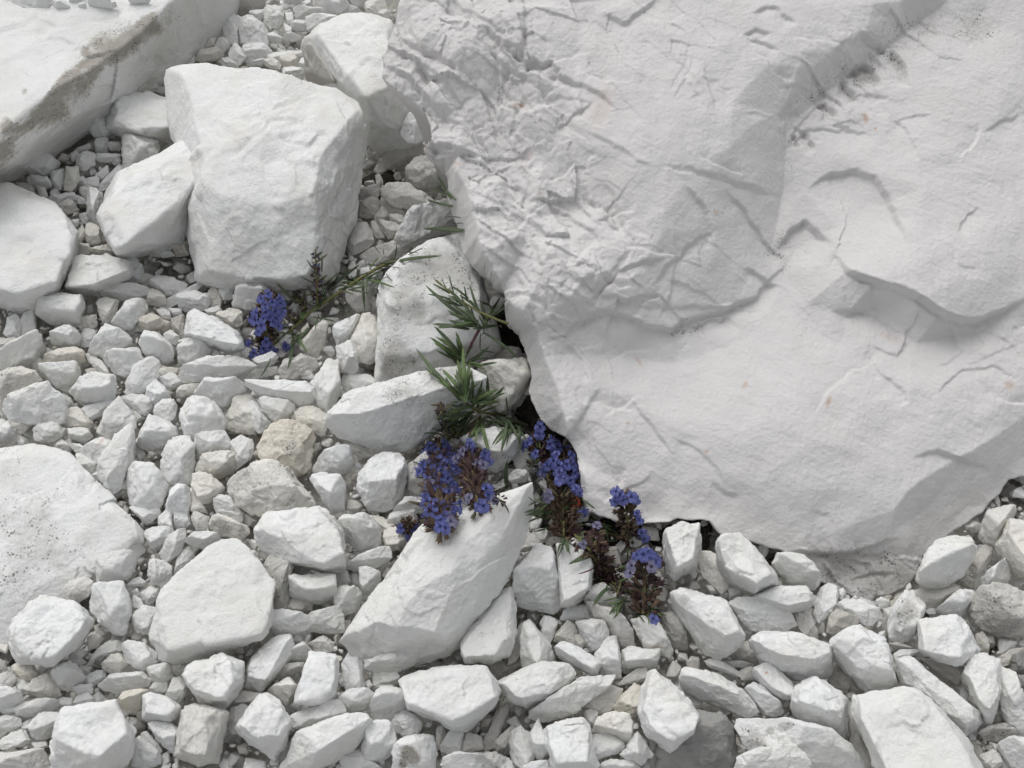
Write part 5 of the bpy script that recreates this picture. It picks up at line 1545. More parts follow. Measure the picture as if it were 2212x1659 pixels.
def leaf_mesh(pts, width, rg):
    """linear leaf: folded along the midrib, widest past the middle, rolled margins, real thickness"""
    n = len(pts); V, F = [], []
    for i, p in enumerate(pts):
        s = i / (n - 1)
        tn = (pts[min(i + 1, n - 1)] - pts[max(i - 1, 0)]).normalized()
        up = (CAM - p).normalized(); up = (up + Vector((0, 0, .6))).normalized()
        side = tn.cross(up).normalized(); up = side.cross(tn).normalized()
        w = width * .5 * (max(0.02, (s + .08) ** .38 * (1 - s) ** .48) * 1.45 if s < 1 else .03)
        th = .00022
        prof = ((-1, -.22), (-.55, .10), (0, -.12), (.55, .10), (1, -.22))
        for a, b in prof: V.append(p + side * a * w + up * (b * w))
        for a, b in reversed(prof): V.append(p + side * a * w * .96 + up * (b * w - th))
    for i in range(n - 1):
        for k in range(10):
            a, b = i * 10 + k, i * 10 + (k + 1) % 10
            F.append((a, b, b + 10, a + 10))
    F.append(tuple(range(9, -1, -1))); F.append(tuple(range((n - 1) * 10, n * 10)))
    return V, F

def shift(V, base): return [Vector(v) - base for v in V]

def make_corolla(seed, mat):
    """two-lipped flower: tube, notched upper lip, three-lobed lower lip, four long stamens. Opens along +Z, upper lip towards +Y"""
    rg = random.Random(seed); V, F, mi = [], [], []
    def add(v, f, m):
        o = len(V); V.extend([Vector(q) for q in v]); F.extend([tuple(i + o for i in q) for q in f]); mi.extend([m] * len(f))
    v, f = tube([Vector((0, 0, -.0042)), Vector((0, 0, -.002)), Vector((0, 0, 0)), Vector((0, .0002, .0014))], [.0005, .0008, .0013, .0018], 8); add(v, f, 0)
    def lobe(ang, length, width, curl, notch=0):
        d = Vector((math.cos(ang), math.sin(ang), 0)); s = Vector((-d.y, d.x, 0)); vv, ff = [], []
        for i in range(5):
            t = i / 4; ww = width * (.55 + .75 * math.sin(math.pi * min(t * .62 + .12, 1)))* (1 if i < 4 else .72)
            for j in range(5):
                u = (j - 2) / 2
                ln = length * t * (1 - .12 * u * u) - (notch * length * .22 * (1 - abs(u)) if i == 4 else 0)
                z = .0012 + length * (.35 * t - curl * t * t) + .25 * ww * (u * u - .3) + rg.uniform(-.0001, .0001)
                vv.append(d * (.0010 + ln) + s * (ww * .5 * u) + Vector((0, 0, z)))
        for i in range(4):
            for j in range(4):
                a = i * 5 + j; ff.append((a, a + 1, a + 6, a + 5))
        add(vv, ff, 0)
    j = lambda a: a * rg.uniform(.88, 1.12)
    lobe(R(90), j(.0034), .0038, j(.15), 1)
    lobe(R(200), j(.0032), .0030, j(.55)); lobe(R(340), j(.0032), .0030, j(.55))
    lobe(R(270), j(.0046), .0048, j(.62), 1)
    for a in (60, 120, 235, 305):
        dx, dy = math.cos(R(a)), math.sin(R(a)); L = rg.uniform(.0055, .0085)
        p = [Vector((dx * .0006, dy * .0006, 0)), Vector((dx * .0013, dy * .0013 + .0004, L * .55)), Vector((dx * .0026, dy * .0026 + .0006, L))]
        v, f = tube(p, .00013, 3); add(v, f, 0)
        q = p[-1]; v, f = tube([q - Vector((.0004, 0, 0)), q, q + Vector((.0004, 0, 0))], [.0001, .0003, .0001], 4); add(v, f, 1)
    return raw_mesh("corolla", V, F, (mat, PM['anther']), mi)

def make_calyx(seed, mat):
    """ribbed tube with five pointed teeth, opening along +Z"""
    rg = random.Random(seed); V, F = [], []
    zs = (0, .0016, .0034, .0046); rs = (.0005, .0010, .0012, .0014)
    for z, r in zip(zs, rs):
        for k in range(10):
            an = math.pi * k / 5; q = r * (1.12 if k % 2 else .9)
            V.append(Vector((q * math.cos(an), q * math.sin(an), z)))
    for i in range(3):
        for k in range(10): F.append((i * 10 + k, i * 10 + (k + 1) % 10, i * 10 + 10 + (k + 1) % 10, i * 10 + 10 + k))
    for k in range(5):
        a, b, c = 30 + 2 * k, 30 + (2 * k + 1) % 10, 30 + (2 * k + 2) % 10
        an = math.pi * (2 * k + 1) / 5; ln = rg.uniform(.0011, .0020); o = rg.uniform(1.15, 1.7)
        V.append(Vector((.0014 * o * math.cos(an), .0014 * o * math.sin(an), .0046 + ln)))
        F.append((a, b, len(V) - 1)); F.append((b, c, len(V) - 1))
    if rg.random() < .5:      # withered style sticking out
        v, f = tube([Vector((0, 0, .003)), Vector((rg.uniform(-.0006, .0006), rg.uniform(-.0006, .0006), .007)), Vector((rg.uniform(-.0015, .0015), rg.uniform(-.0015, .0015), .0095))], .00012, 3)
        o = len(V); V.extend([Vector(q) for q in v]); F.extend([tuple(i + o for i in q) for q in f])
    return raw_mesh("calyx", V, F, (mat,))
def make_bud(seed, mat):
    V, F = tube([Vector((0, 0, z)) for z in (0, .001, .0024, .0038, .0046)], [.0004, .0010, .0013, .0010, .0003], 7)
    F.append(tuple(range(len(V) - 7, len(V))))
    return raw_mesh("bud", V, F, (mat,))
COROLLA = [make_corolla(k, PM['blue']) for k in range(6)]
PALE = [make_corolla(20 + k, PM['pale']) for k in range(3)]
CALYX = {'p': [make_calyx(k, PM['cal_p']) for k in range(4)], 'b': [make_calyx(10 + k, PM['cal_b']) for k in range(4)]}
BUD = [make_bud(0, PM['bud']), make_bud(1, PM['cal_p'])]

class Plant:
    def __init__(self, px, py, label, group=None):
        d = depth(px, py); self.base = CAM + ray(px, py) * d
        self.base.z = max(min(self.base.z, .05) - .004, -.01)
        self.root = bpy.data.objects.new("hyssop_plant", None); COL.objects.link(self.root)
        self.root.empty_display_size = .02
        self.root.location = self.base
        tag(self.root, label, "plant", group)
        self.rg = random.Random(int(px * 7 + py))
    def part(self, name, V, F, mat):
        return link(name, raw_mesh(name, shift(V, self.base), F, (mat,)), None, self.root)
    def stem(self, path, r0=.0011, r1=.0008, clear=.002, mat='stem', lift=(0, 0)):
        P = laid(path, clear, *lift); n = len(P)
        V, F = tube(P, [r0 + (r1 - r0) * i / (n - 1) for i in range(n)], 7)
        self.part("stem", V, F, PM[mat])
    def leaves(self, lst, width=.0031, clear=.0035, mat='leaf', lift=(.001, .004), arch=.004):
        for q in lst:
            x0, y0, x1, y1 = q[:4]; w = (q[4] if len(q) > 4 else 1.0) * min(max(math.hypot(q[2] - q[0], q[3] - q[1]) / 65, .5), 1); m = q[5] if len(q) > 5 else mat
            bx, by = (q[6], q[7]) if len(q) > 7 else (self.rg.uniform(-.09, .09), self.rg.uniform(-.09, .09))
            L = math.hypot(x1 - x0, y1 - y0)
            mid = ((x0 + x1) / 2 - (y1 - y0) * bx, (y0 + y1) / 2 + (x1 - x0) * bx)
            pth = []
            for k in range(7):
                t = k / 6
                pth.append(((1 - t) ** 2 * x0 + 2 * t * (1 - t) * mid[0] + t * t * x1, (1 - t) ** 2 * y0 + 2 * t * (1 - t) * mid[1] + t * t * y1))
            P = laid(pth, clear, *lift); n = len(P)
            P = [p + (CAM - p).normalized() * (arch * L / 90 * math.sin(math.pi * .9 * i / (n - 1))) for i, p in enumerate(P)]
            V, F = leaf_mesh(P, width * w, self.rg)
            self.part("leaf", V, F, PM[m])
    def tuft(self, cx, cy, n, L, a0, a1, spread=8, w=.9, mats=('leaf', 'leaf', 'young'), clear=.005):
        for _ in range(n):
            a = R(self.rg.uniform(a0, a1)); l = L * self.rg.uniform(.45, 1.05)
            x, y = cx + self.rg.uniform(-spread, spread), cy + self.rg.uniform(-spread, spread)
            self.leaves([(x, y, x + l * math.cos(a), y + l * math.sin(a), w * self.rg.uniform(.75, 1.15), self.rg.choice(mats))], clear=clear + self.rg.uniform(0, .004), lift=(.001, self.rg.uniform(.002, .010)))
    def spike(self, path, blues=(), pales=(), kind='pb', rad=.0085, clear=.011, whorls=None, taper=.75, bracts=10, lift=(0, .004), dens=1.0):
        rg = self.rg
        P = laid(path, clear, *lift)
        V, F = tube(P, [.0011 - .0005 * i / 8 for i in range(9)], 6)
        sp = self.part("flower_spike", V, F, PM['stem'])
        C = [Vector(p) for p in P]
        L = sum((C[i + 1] - C[i]).length for i in range(8))
        def axis(t):
            f = min(max(t, 0), 1) * 8; i = min(int(f), 7); return C[i].lerp(C[i + 1], f - i), (C[i + 1] - C[i]).normalized()
        def child(me, pos, direction, spin, sc, name):
            q = direction.to_track_quat('Z', 'Y').to_matrix() @ Matrix.Rotation(spin, 3, 'Z')
            M = q.to_4x4(); M.translation = pos - self.base
            o = bpy.data.objects.new(name, me); COL.objects.link(o); o.parent = sp
            o.matrix_local = M @ Matrix.Scale(sc, 4)
            return o
        wn = whorls or max(4, int(L / .0062))
        for k in range(wn):
            t = (k + .4) / wn; ap, tn = axis(t)
            a = tn.orthogonal().normalized(); b = tn.cross(a); m = max(4, int(rg.randint(11, 15) * dens))
            rr = rad * (1 - (1 - taper) * abs(t - .4) / .6)
            ph = rg.uniform(0, 6.28)
            for j in range(m):
                an = ph + 6.283 * j / m + rg.uniform(-.25, .25)
                out = (a * math.cos(an) + b * math.sin(an)); d = (out + tn * rg.uniform(.0, .9) + Vector((rg.uniform(-.35, .35), rg.uniform(-.35, .35), rg.uniform(-.35, .35)))).normalized()
                st = ap + out * rr * rg.uniform(.08, .5) + tn * rg.uniform(-.0026, .0026)
                k2 = rg.choice(kind)
                child(rg.choice(BUD) if k2 == 'u' else rg.choice(CALYX[k2]), st + d * rr * .06 * rg.random(), d, rg.uniform(0, 6.28), min(rr / .0090, 1.25) * rg.uniform(.65, 1.1), "bud" if k2 == 'u' else "calyx")
        for lst, lib in ((blues, COROLLA), (pales, PALE)):
            for (px, py) in lst:
                # nearest place on the spike's axis, then out to that flower
                best = min(range(25), key=lambda i: (lambda pr: (pr[0] - px) ** 2 + (pr[1] - py) ** 2)(project(np.array([axis(i / 24)[0][:]]))[0]))
                ap, tn = axis(best / 24)
                dz = (ap - CAM).dot(FWD)
                q = CAM + ray(px, py) * dz; off = q - ap
                lat = min(off.length, rad * 1.5); dirn = off.normalized() if off.length > 1e-5 else tn
                near = math.sqrt(max((rad * 1.4) ** 2 - lat ** 2, (rad * .75) ** 2))
                pos = CAM + ray(px, py) * (dz - near)
                d = ((pos - ap).normalized() + tn * rg.uniform(.0, .35) + Vector((rg.uniform(-.2, .2), rg.uniform(-.2, .2), rg.uniform(-.1, .3)))).normalized()
                o = child(rg.choice(lib), pos - d * .0008, d, rg.uniform(-.5, .5), rg.uniform(.80, 1.08), "corolla")
        for k in range(bracts):
            t = rg.uniform(0, .95); ap, tn = axis(t); a = tn.orthogonal().normalized(); b = tn.cross(a); an = rg.uniform(0, 6.28)
            out = (a * math.cos(an) + b * math.sin(an)); d = (out + tn * .5).normalized(); ln = rg.uniform(.007, .011)
            pts = [ap + d * ln * s + tn * (.15 * ln * s * s) for s in (0, .25, .5, .75, 1)]
            V, F = leaf_mesh(pts, .0022, rg)
            link("bract", raw_mesh("bract", shift(V, self.base), F, (PM[rg.choice(('leaf', 'dry', 'young'))],)), None, sp)

def c1(*pts): return [(848.9 + x * .16447, 897.4 + y * .16447) for x, y in pts]
def c2(*pts): return [(1121.8 + x * .2010, 1030.8 + y * .2010) for x, y in pts]
def c3(*pts): return [(509.3 + x * .2193, 521.5 + y * .2193) for x, y in pts]
def c4(*pts): return [(873.2 + x * .23391, 582.1 + y * .23391) for x, y in pts]
def lf(c, *rows):
    out = []
    for q in rows:
        (a, b), (d, e) = c((q[0], q[1]), (q[2], q[3])); out.append((a, b, d, e) + tuple(q[4:]))
    return out

# plant creeping from behind the lichen block to the left spike
pl = Plant(845, 570, "trailing plant with a blue flower spike hanging out below the biggest free block")
pl.stem(c3((1560, 190), (1400, 260), (1250, 350), (1000, 510), (850, 620), (700, 720), (560, 860), (420, 985), (310, 1060)), .0014, .0010, .006, lift=(.004, .006))
pl.stem(c3((1000, 520), (860, 590), (800, 650)), .0010, .0008, .005)
pl.leaves(lf(c3, (1430, 215, 2030, 140, 1.1), (600, 610, 395, 405, 1.0), (860, 440, 1010, 305, .8), (960, 430, 1215, 230, .9), (1260, 370, 1440, 290, .8), (1250, 365, 1272, 675, .8, 'leaf', .02, 0),
                 (1440, 290, 1375, 560, .9), (1480, 320, 1545, 390, .6), (1500, 240, 1640, 262, .6), (730, 830, 520, 1020, 1.0, 'leaf', -.15, 0), (560, 890, 508, 1262, .9, 'leaf', -.1, 0), (345, 1150, 240, 1335, .7),
                 (1020, 600, 1125, 762, .7), (760, 745, 985, 790, .7), (845, 300, 845, 130, .8), (760, 270, 700, 172, .7), (770, 410, 648, 352, .8), (770, 520, 696, 430, .8), (880, 570, 845, 470, .7),
                 (690, 650, 575, 850, 1.5, 'young'), (700, 700, 600, 830, 1.2, 'young'), (900, 500, 790, 600, .8), (1100, 400, 930, 480, .8), (1300, 330, 1120, 390, .9, 'young'), (820, 720, 780, 880, .7), (520, 880, 400, 1000, .9), (690, 640, 640, 540, .6), (1560, 190, 1580, 30, .7), (1420, 120, 1340, 15, .5), (1450, 130, 1460, 60, .5), (1700, 130, 1850, 60, .6), (1640, 110, 1800, 110, .6)))
pl.spike(c3((275, 1090), (300, 900), (320, 690), (335, 500)), c3((320, 515), (430, 560), (250, 560), (290, 625), (440, 605), (200, 700), (390, 690), (340, 735), (370, 795), (250, 830), (195, 775), (420, 835), (130, 1000), (300, 990), (485, 1030), (180, 1105), (245, 1130), (310, 1130), (365, 1090), (335, 1040), (400, 760), (230, 880), (300, 700), (270, 760), (440, 700), (160, 760), (270, 1060), (400, 1100), (360, 600)), kind='bbp', rad=.0112, bracts=4)
pl.spike(c3((800, 640), (800, 430), (790, 240), (785, 80)), (), kind='uup', rad=.0064, clear=.010, dens=.6, bracts=8, taper=.55, whorls=11)
pl.spike(c3((690, 660), (620, 590), (590, 530)), (), kind='pb', rad=.0055, clear=.007, dens=.5, bracts=1, whorls=3)
pl.spike(c3((600, 780), (530, 740), (500, 690)), (), kind='p', rad=.0055, clear=.007, dens=.5, bracts=1, whorls=3)

pl.tuft(700, 640, 12, 46, 100, 330, 14)
pl.tuft(745, 610, 10, 50, -70, 60, 16)
pl.tuft(800, 590, 10, 48, -60, 130, 16)
pl.tuft(640, 715, 8, 50, 30, 200, 10)
pl.tuft(690, 600, 5, 34, 200, 330, 12)
# leaves peeping out behind the boulder
pp = Plant(985, 440, "few narrow green leaves peeping out from behind the great boulder's far edge")
pp.leaves([(975, 425, 930, 403, .9), (975, 430, 944, 376, .8), (978, 445, 922, 430, 1.0), (985, 432, 950, 396, .7), (1000, 498, 914, 494, 1.3, 'leaf', .06, 0), (995, 470, 964, 468, .6), (1000, 482, 974, 482, .5)], .0038, .003)

# upper leafy shoot
pu = Plant(1100, 705, "leafy green shoot without flowers, leaning from under the boulder across the lichen-peppered block")
pu.stem(c4((960, 500), (850, 460), (700, 395), (540, 300), (400, 190), (300, 100)), .0011, .0006, .006, lift=(.0, .004))
pu.stem(c4((690, 560), (640, 650), (580, 775)), .0012, .0010, .005, mat='stemred')
pu.leaves(lf(c4, (660, 350, 505, 235), (690, 385, 605, 138, .8), (455, 210, 408, 42, .7), (385, 165, 345, 78, .6), (620, 480, 190, 138, 1.1, 'leaf', -.06, 0), (430, 275, 215, 225, .8), (640, 525, 408, 463, 1.1), (600, 550, 258, 503, 1.1),
                 (640, 545, 915, 503, 1.0), (640, 440, 468, 470, .7), (670, 530, 610, 330, .9), (760, 510, 710, 285, 1.0), (830, 350, 668, 280, 1.0), (545, 830, 272, 518, 1.2, 'leaf', .05, 0), (490, 870, 234, 624, 1.1, 'leaf', .12, 0),
                 (510, 830, 368, 705, .9), (545, 815, 478, 626, .9, 'leaf', -.06, 0), (590, 840, 740, 735, .9, 'leaf', .12, 0), (740, 585, 1062, 832, .8, 'leaf', -.08, 0), (640, 905, 860, 858, 1.0), (705, 590, 700, 745, .7),
                 (420, 220, 255, 128, .9, 'young'), (350, 150, 272, 82, .8, 'young'), (480, 260, 400, 240, .5, 'young'), (520, 290, 435, 280, .5, 'young'), (530, 300, 470, 305, .4, 'young'), (470, 240, 380, 170, 1.2, 'young'), (530, 290, 450, 220, 1.2, 'young'),
                 (720, 540, 600, 470, .9), (880, 440, 860, 395, .8), (700, 740, 840, 770, .7), (600, 370, 520, 250, .8), (740, 530, 690, 430, .8)))
pu.tuft(1032, 700, 11, 84, 165, 250, 10)
pu.tuft(1000, 655, 10, 52, 170, 262, 12)
pu.tuft(1050, 690, 8, 60, 225, 330, 12)
pu.tuft(998, 775, 10, 80, 200, 262, 8)
pu.tuft(1010, 785, 6, 56, -60, 40, 10)
# lower leafy shoot with a bud spike
pw = Plant(1120, 905, "fresh green leaf rosette over the white block, with a small dark bud spike")
pw.stem(c4((1000, 1360), (900, 1340), (780, 1330), (660, 1300), (580, 1240), (545, 1190)), .0012, .0009, .005)
pw.leaves(lf(c4, (540, 1195, 193, 912, 1.25, 'young', .08, 0), (475, 1125, 105, 722, 1.1, 'leaf', -.07, 0), (550, 1140, 485, 818, 1.2, 'young', .05, 0), (570, 1180, 545, 695, 1.25, 'young', -.03, 0), (590, 1210, 640, 1025, 1.0, 'young'), (590, 1200, 815, 1140, 1.2, 'young'),
                 (655, 1305, 925, 1078, 1.2, 'leaf', .1, 0), (630, 1190, 618, 950, .9), (675, 1285, 722, 1015, .9), (770, 1230, 762, 968, 1.1), (590, 1255, 268, 1380, 1.0, 'leaf', -.1, 0), (500, 1215, 420, 1235, .9, 'young'), (560, 1275, 385, 1245, .8),
                 (690, 1310, 865, 1255, .9, 'young'), (525, 1240, 475, 1510, 1.0), (765, 1350, 445, 1565, 1.2, 'leaf', -.12, 0), (740, 1355, 738, 1465, .8), (920, 1360, 1155, 1445, 1.0), (1110, 1470, 878, 1500, .9), (600, 1135, 705, 1035, .9, 'young'), (540, 1180, 470, 1010, .9, 'young'),
                 (560, 1190, 600, 1090, 1.0, 'young'), (530, 1200, 470, 1130, .9, 'young'), (900, 1340, 760, 1450, .8), (960, 1340, 940, 1170, .8), (640, 1290, 560, 1215, 1.2, 'young'), (460, 1400, 440, 1290, .8), (400, 1390, 440, 1280, .7), (620, 1130, 590, 1090, .6), (990, 1300, 1080, 1350, .7)))
pw.stem(c4((500, 1560), (400, 1540), (395, 1480), (370, 1420)), .0010, .0008, .004)
pw.spike(c4((375, 1440), (350, 1340), (340, 1225)), (), kind='puu', rad=.0048, clear=.008, dens=.6, bracts=4, whorls=7)
pw.spike(c4((450, 1520), (440, 1470), (435, 1420)), (), kind='up', rad=.0042, clear=.006, dens=.5, bracts=2, whorls=4)
pw.leaves(lf(c4, (360, 1530, 180, 1512, .8, 'leaf', .12, 0), (370, 1510, 255, 1462, 1.0), (520, 1530, 585, 1415, 1.0, 'young'), (330, 1370, 280, 1290, .7), (400, 1420, 405, 1290, .7), (385, 1480, 335, 1410, .7), (500, 1545, 520, 1440, .7)))

pw.tuft(1002, 862, 13, 86, 205, 285, 8, 1.0, ('young', 'leaf', 'young'))
pw.tuft(1020, 872, 10, 72, 275, 360, 10, 1.0, ('young', 'leaf', 'leaf'))
pw.tuft(1015, 885, 12, 74, 120, 200, 12)
pw.tuft(1050, 900, 10, 76, -20, 150, 16)
pw.tuft(965, 930, 10, 46, 150, 320, 8)
pw.tuft(1110, 915, 10, 60, 20, 200, 16)
# the large blue spikes over the sloping slab
pf = Plant(1010, 1000, "plant with the largest blue flower spike and a purple fading one, above the sloping slab")
pf.stem(c1((1150, 20), (900, 220), (740, 290), (690, 400)), .0012, .0010, .005, lift=(.0, .006))
pf.stem(c1((1150, 60), (1000, 240), (1000, 420)), .0011, .0009, .004, mat='stemred', lift=(0, .006))
pf.spike(c1((640, 1470), (610, 1200), (580, 850), (560, 600), (560, 420)), c1((420, 490), (480, 405), (610, 500), (630, 590), (720, 440), (670, 370), (400, 640), (355, 740), (450, 780), (590, 800), (690, 790), (650, 880), (790, 670), (740, 610), (830, 710), (500, 640), (850, 990), (800, 915), (600, 990), (450, 1130), (430, 1060), (540, 1210), (650, 1190), (710, 1170), (850, 1240), (870, 1150), (680, 1320), (620, 1460), (690, 1480), (560, 1290), (800, 540), (540, 720), (470, 570), (560, 430), (700, 520), (560, 660), (400, 700), (640, 720), (720, 830), (520, 830), (760, 760), (420, 560), (600, 1260), (480, 1250), (760, 1250), (700, 1250), (620, 1380), (560, 1150), (740, 1000), (590, 920)), c1((490, 900), (730, 1330), (760, 1390)), kind='bbp', rad=.0125, clear=.014, bracts=5, taper=.85)
pf.spike(c1((360, 1330), (450, 1350), (540, 1370)), c1((350, 1330), (430, 1340), (470, 1410), (300, 1350)), kind='pb', rad=.0055, clear=.009, bracts=1, whorls=4, dens=.7)
pf.spike(c1((240, 1560), (200, 1450), (190, 1360)), c1((100, 1480), (230, 1560), (300, 1500)), kind='bp', rad=.0068, clear=.009, bracts=2, whorls=5)
pf.spike(c1((1130, 1200), (1080, 950), (1040, 700), (1010, 420)), c1((1010, 365), (1035, 430), (1205, 500), (1265, 600), (1185, 565), (1225, 960), (1250, 1040), (1150, 1170), (1190, 1190)), c1((900, 540), (830, 570), (1110, 650), (1180, 650), (1000, 1080), (1320, 1110), (920, 470)), kind='ppb', rad=.0108, clear=.012, bracts=5)
pf.spike(c1((1180, 960), (1300, 1040), (1430, 1125)), (), kind='p', rad=.0055, clear=.008, bracts=2, whorls=6, dens=.7)
pf.leaves(lf(c1, (700, 1430, 715, 1580, 1.0, 'leaf', -.25, 0), (430, 1200, 190, 1128, 1.4, 'dry'), (1490, 960, 1500, 585, 1.1), (1105, 1205, 1035, 1360, .9), (1420, 1120, 1525, 1292, .9, 'leaf', -.15, 0), (370, 655, 248, 598, .8), (410, 815, 288, 805, .8), (450, 975, 320, 898, .8), (1090, 1160, 925, 1195, .7),
                 (1480, 960, 1350, 1050, .8, 'dry'), (1180, 780, 1240, 900, .9), (1250, 840, 1230, 930, .8), (1290, 930, 1460, 790, .5), (1330, 900, 1440, 830, .8), (560, 1290, 400, 1270, 1.0), (820, 1320, 835, 1370, .5), (880, 180, 960, 80, .9), (960, 250, 870, 210, .8), (800, 300, 960, 240, .9), (1280, 1230, 1290, 1285, .9, 'stemred')))
# the tall spikes at the boulder's edge, down to the brown heads
pr = Plant(1200, 1105, "row of blue and dried brown flower heads hanging along the great boulder's lower edge")
pr.stem([(1165, 905), (1168, 940), (1163, 1000), (1190, 1040), (1212, 1100), (1222, 1150)], .0013, .0012, .004)
pr.stem(c2((620, 610), (690, 680), (800, 860), (870, 1000), (980, 1080), (1110, 1190), (1230, 1260)), .0015, .0013, .006)
pr.stem(c2((760, 420), (950, 600), (1080, 640), (1180, 650)), .0012, .0010, .004)
pr.spike(c1((1900, 660), (1930, 460), (1925, 200)), c1((1930, 150), (1920, 240), (1715, 415), (1770, 370), (2085, 330), (2060, 385), (1870, 500), (1800, 330)), (), kind='bp', rad=.0100, clear=.011, bracts=6)
pr.spike([(1212, 1075), (1215, 1030), (1212, 968)], c1((2160, 430), (2150, 510), (2110, 600), (2170, 655), (1980, 740), (2180, 745), (2195, 840), (2030, 660)) + [(1234, 983), (1238, 1003), (1242, 1022), (1232, 1038), (1238, 1053), (1247, 1064), (1217, 1030), (1224, 1003), (1206, 966), (1226, 972)], c1((1950, 660), (1960, 800), (2040, 1050)), kind='bbp', rad=.0115, clear=.013, bracts=7)
pr.spike(c2((480, 690), (480, 560), (470, 380), (460, 170)), c2((690, 370), (640, 160), (605, 120)), c2((320, 190), (300, 230)), kind='b', rad=.0128, clear=.014, bracts=9, taper=.85)
pr.spike(c2((1190, 660), (1160, 450), (1140, 250), (1110, 160)), c2((1040, 150), (1080, 190), (1115, 240), (1030, 260), (1205, 210), (1245, 240), (1285, 460), (1260, 390), (1310, 600), (1335, 640)), (), kind='pbb', rad=.0095, clear=.012, bracts=4)
pr.spike(c2((880, 1120), (840, 900), (810, 700), (805, 570)), (), c2((830, 520), (690, 720)), kind='ppb', rad=.0105, clear=.012, bracts=7, taper=.7)
pr.spike(c2((1330, 1470), (1350, 1250), (1350, 1050), (1360, 830)), c2((1265, 835), (1330, 830), (1385, 805), (1410, 850), (1470, 870), (1465, 910), (1440, 1520)), c2((1205, 950), (1190, 1030), (1420, 960)), kind='pbpb', rad=.0150, clear=.016, dens=1.2, bracts=14, taper=.85)
pr.spike(c2((990, 1060), (1010, 1010), (1060, 990)), (), kind='p', rad=.006, clear=.008, bracts=1, whorls=3, dens=.6)
pr.spike(c2((1120, 1100), (1070, 1190), (1050, 1260)), (), kind='p', rad=.006, clear=.008, bracts=2, whorls=3, dens=.6)
pr.spike([(1228, 1140), (1250, 1165), (1275, 1190)], (), kind='bp', rad=.0085, clear=.011, bracts=5, whorls=5, dens=.8)
pr.spike([(1298, 1238), (1318, 1255), (1348, 1275)], (), kind='p', rad=.0085, clear=.012, bracts=5, whorls=5, dens=.8)
pr.tuft(1180, 1100, 10, 44, 110, 240, 12)
pr.tuft(1215, 1165, 8, 38, 40, 140, 14)
pr.tuft(1345, 1290, 8, 46, 90, 190, 10)
pr.tuft(1395, 1318, 8, 40, 10, 150, 12)
pr.tuft(1310, 1145, 8, 44, 60, 220, 12)
pr.tuft(1170, 1010, 8, 38, 120, 230, 12)
pr.leaves(lf(c2, (985, 1165, 795, 1388, 1.1, 'leaf', .15, 0), (1145, 1295, 965, 1478, 1.1), (770, 790, 525, 938, 1.0), (770, 850, 578, 922, .9), (440, 610, 470, 785, .8), (495, 620, 540, 825, .9), (1160, 660, 1165, 875, .9), (255, 195, 95, 305, .9), (300, 325, 50, 378, 1.0), (340, 530, 145, 582, .9, 'leaf', -.08, 0),
                 (630, 205, 815, 340, 1.0), (640, 500, 738, 515, .9), (1430, 1420, 1585, 1492, .9), (1280, 1470, 1350, 1565, .9), (400, 390, 275, 455, 1.0, 'young'), (350, 340, 290, 450, .9, 'young'), (380, 420, 340, 350, .9, 'young'), (640, 620, 700, 700, 1.1, 'young'), (660, 250, 740, 325, .7), (1100, 650, 1000, 560, .8), (1060, 680, 900, 690, .7), (1000, 1150, 970, 1225, .7), (250, 120, 165, 165, .8), (880, 960, 970, 860, .9), (800, 975, 630, 1040, .6, 'stemred'), (950, 1130, 930, 1200, .6), (1560, 1150, 1620, 1165, .5, 'stemred'), (1200, 1330, 1130, 1330, .9, 'young'), (1400, 1420, 1530, 1420, .9)))

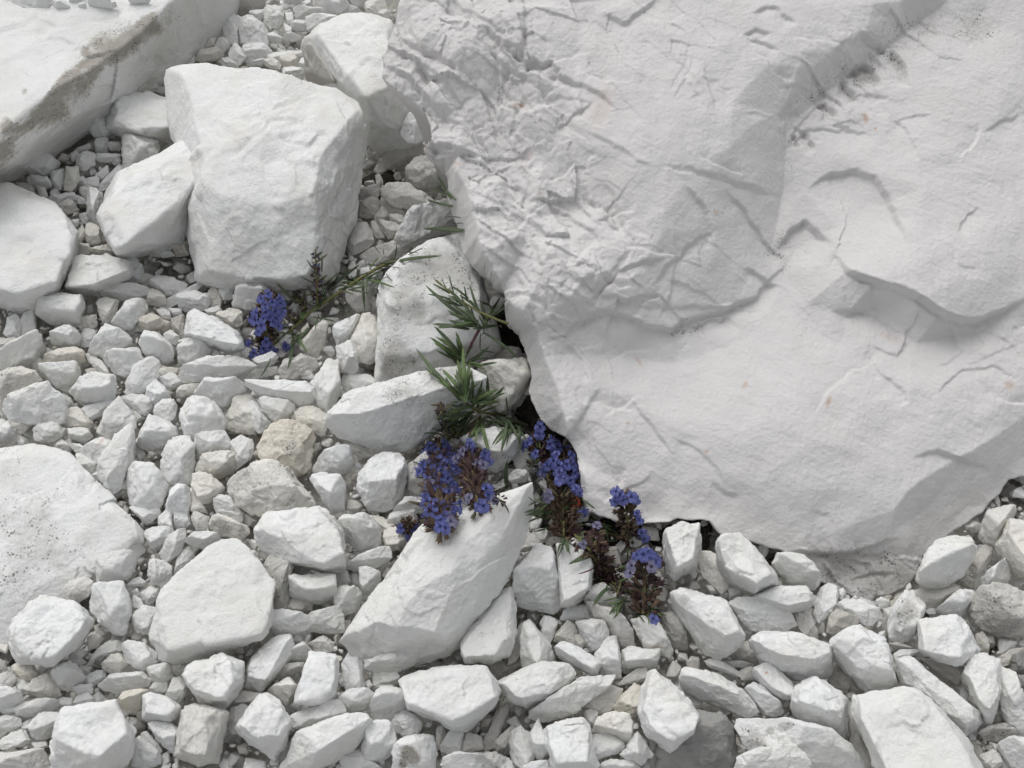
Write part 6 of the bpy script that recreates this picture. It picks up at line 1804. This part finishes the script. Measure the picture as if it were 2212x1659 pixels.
# ------------------------------------------------------------------ the red and black bug on the brown flower head
def make_bug():
    m_red = plant_mat("orange red wing case", (.42, .055, .02), (.55, .11, .04), .45)
    m_blk = plant_mat("black shell", (.012, .011, .011), (.03, .027, .025), .4)
    (ax, ay), (bx, by) = c2((545, 185), (650, 350))
    P = laid([(ax, ay), (bx, by)], .0055)
    d0 = min((depth(*c2((560 + 9 * k, 200 + 15 * k))[0]) for k in range(9)))
    a, b = P[0], P[-1]
    root = bpy.data.objects.new("bug", None); COL.objects.link(root); root.empty_display_size = .005
    z = (b - a).normalized(); up = (CAM - a).normalized(); x = z.cross(up).normalized(); up = x.cross(z).normalized()
    M = Matrix((x, z, up)).transposed().to_4x4(); M.translation = a.lerp(b, .5) + up * .001
    root.matrix_world = M
    tag(root, "orange-red bug with a black head sitting on a brown flower head", "bug")
    L = (b - a).length
    def ell(name, cy, ly, wx, hz, mat, cz=0, lev=3, cut=None):
        U, F = ico(lev); V = U * np.array([wx, ly, hz]) + np.array([0, cy, cz])
        return link(name, np_mesh(name, V, F), mat, root)
    ell("body", .08 * L, .40 * L, .24 * L, .13 * L, m_red)
    ell("thorax", -.26 * L, .13 * L, .19 * L, .125 * L, m_blk, .004 * L)
    ell("head", -.42 * L, .10 * L, .10 * L, .08 * L, m_blk)
    for sx in (-1, 1):
        U, F = ico(2)
        for (cx, cy, r) in ((.10, .10, .075), (.07, -.10, .05)):
            h = .13 * L * math.sqrt(max(0, 1 - (cx / .24) ** 2 - ((cy - .08) / .40) ** 2))
            link("wing_spot", np_mesh("wing_spot", U * np.array([r * L, r * 1.3 * L, .025 * L]) + np.array([sx * cx * L, cy * L, h]), F), m_blk, root)
        for cy, rch, sw in ((-.25, .42, -.22), (-.05, .42, .05), (.12, .46, .32)):
            V, F = tube([Vector((sx * .12 * L, cy * L, -.02 * L)), Vector((sx * .30 * L, (cy + sw * .4) * L, .05 * L)), Vector((sx * rch * L, (cy + sw) * L, -.12 * L))], [.022 * L, .018 * L, .012 * L], 5)
            link("leg", raw_mesh("leg", V, F, (m_blk,)), None, root)
        V, F = tube([Vector((sx * .05 * L, -.48 * L, .02 * L)), Vector((sx * .14 * L, -.62 * L, .07 * L)), Vector((sx * .24 * L, -.78 * L, .02 * L))], .012 * L, 5)
        link("antenna", raw_mesh("antenna", V, F, (m_blk,)), None, root)
    U, F = ico(2)
    link("tail_tip", np_mesh("tail_tip", U * np.array([.10 * L, .10 * L, .05 * L]) + np.array([0, .42 * L, .03 * L]), F), m_blk, root)
make_bug()
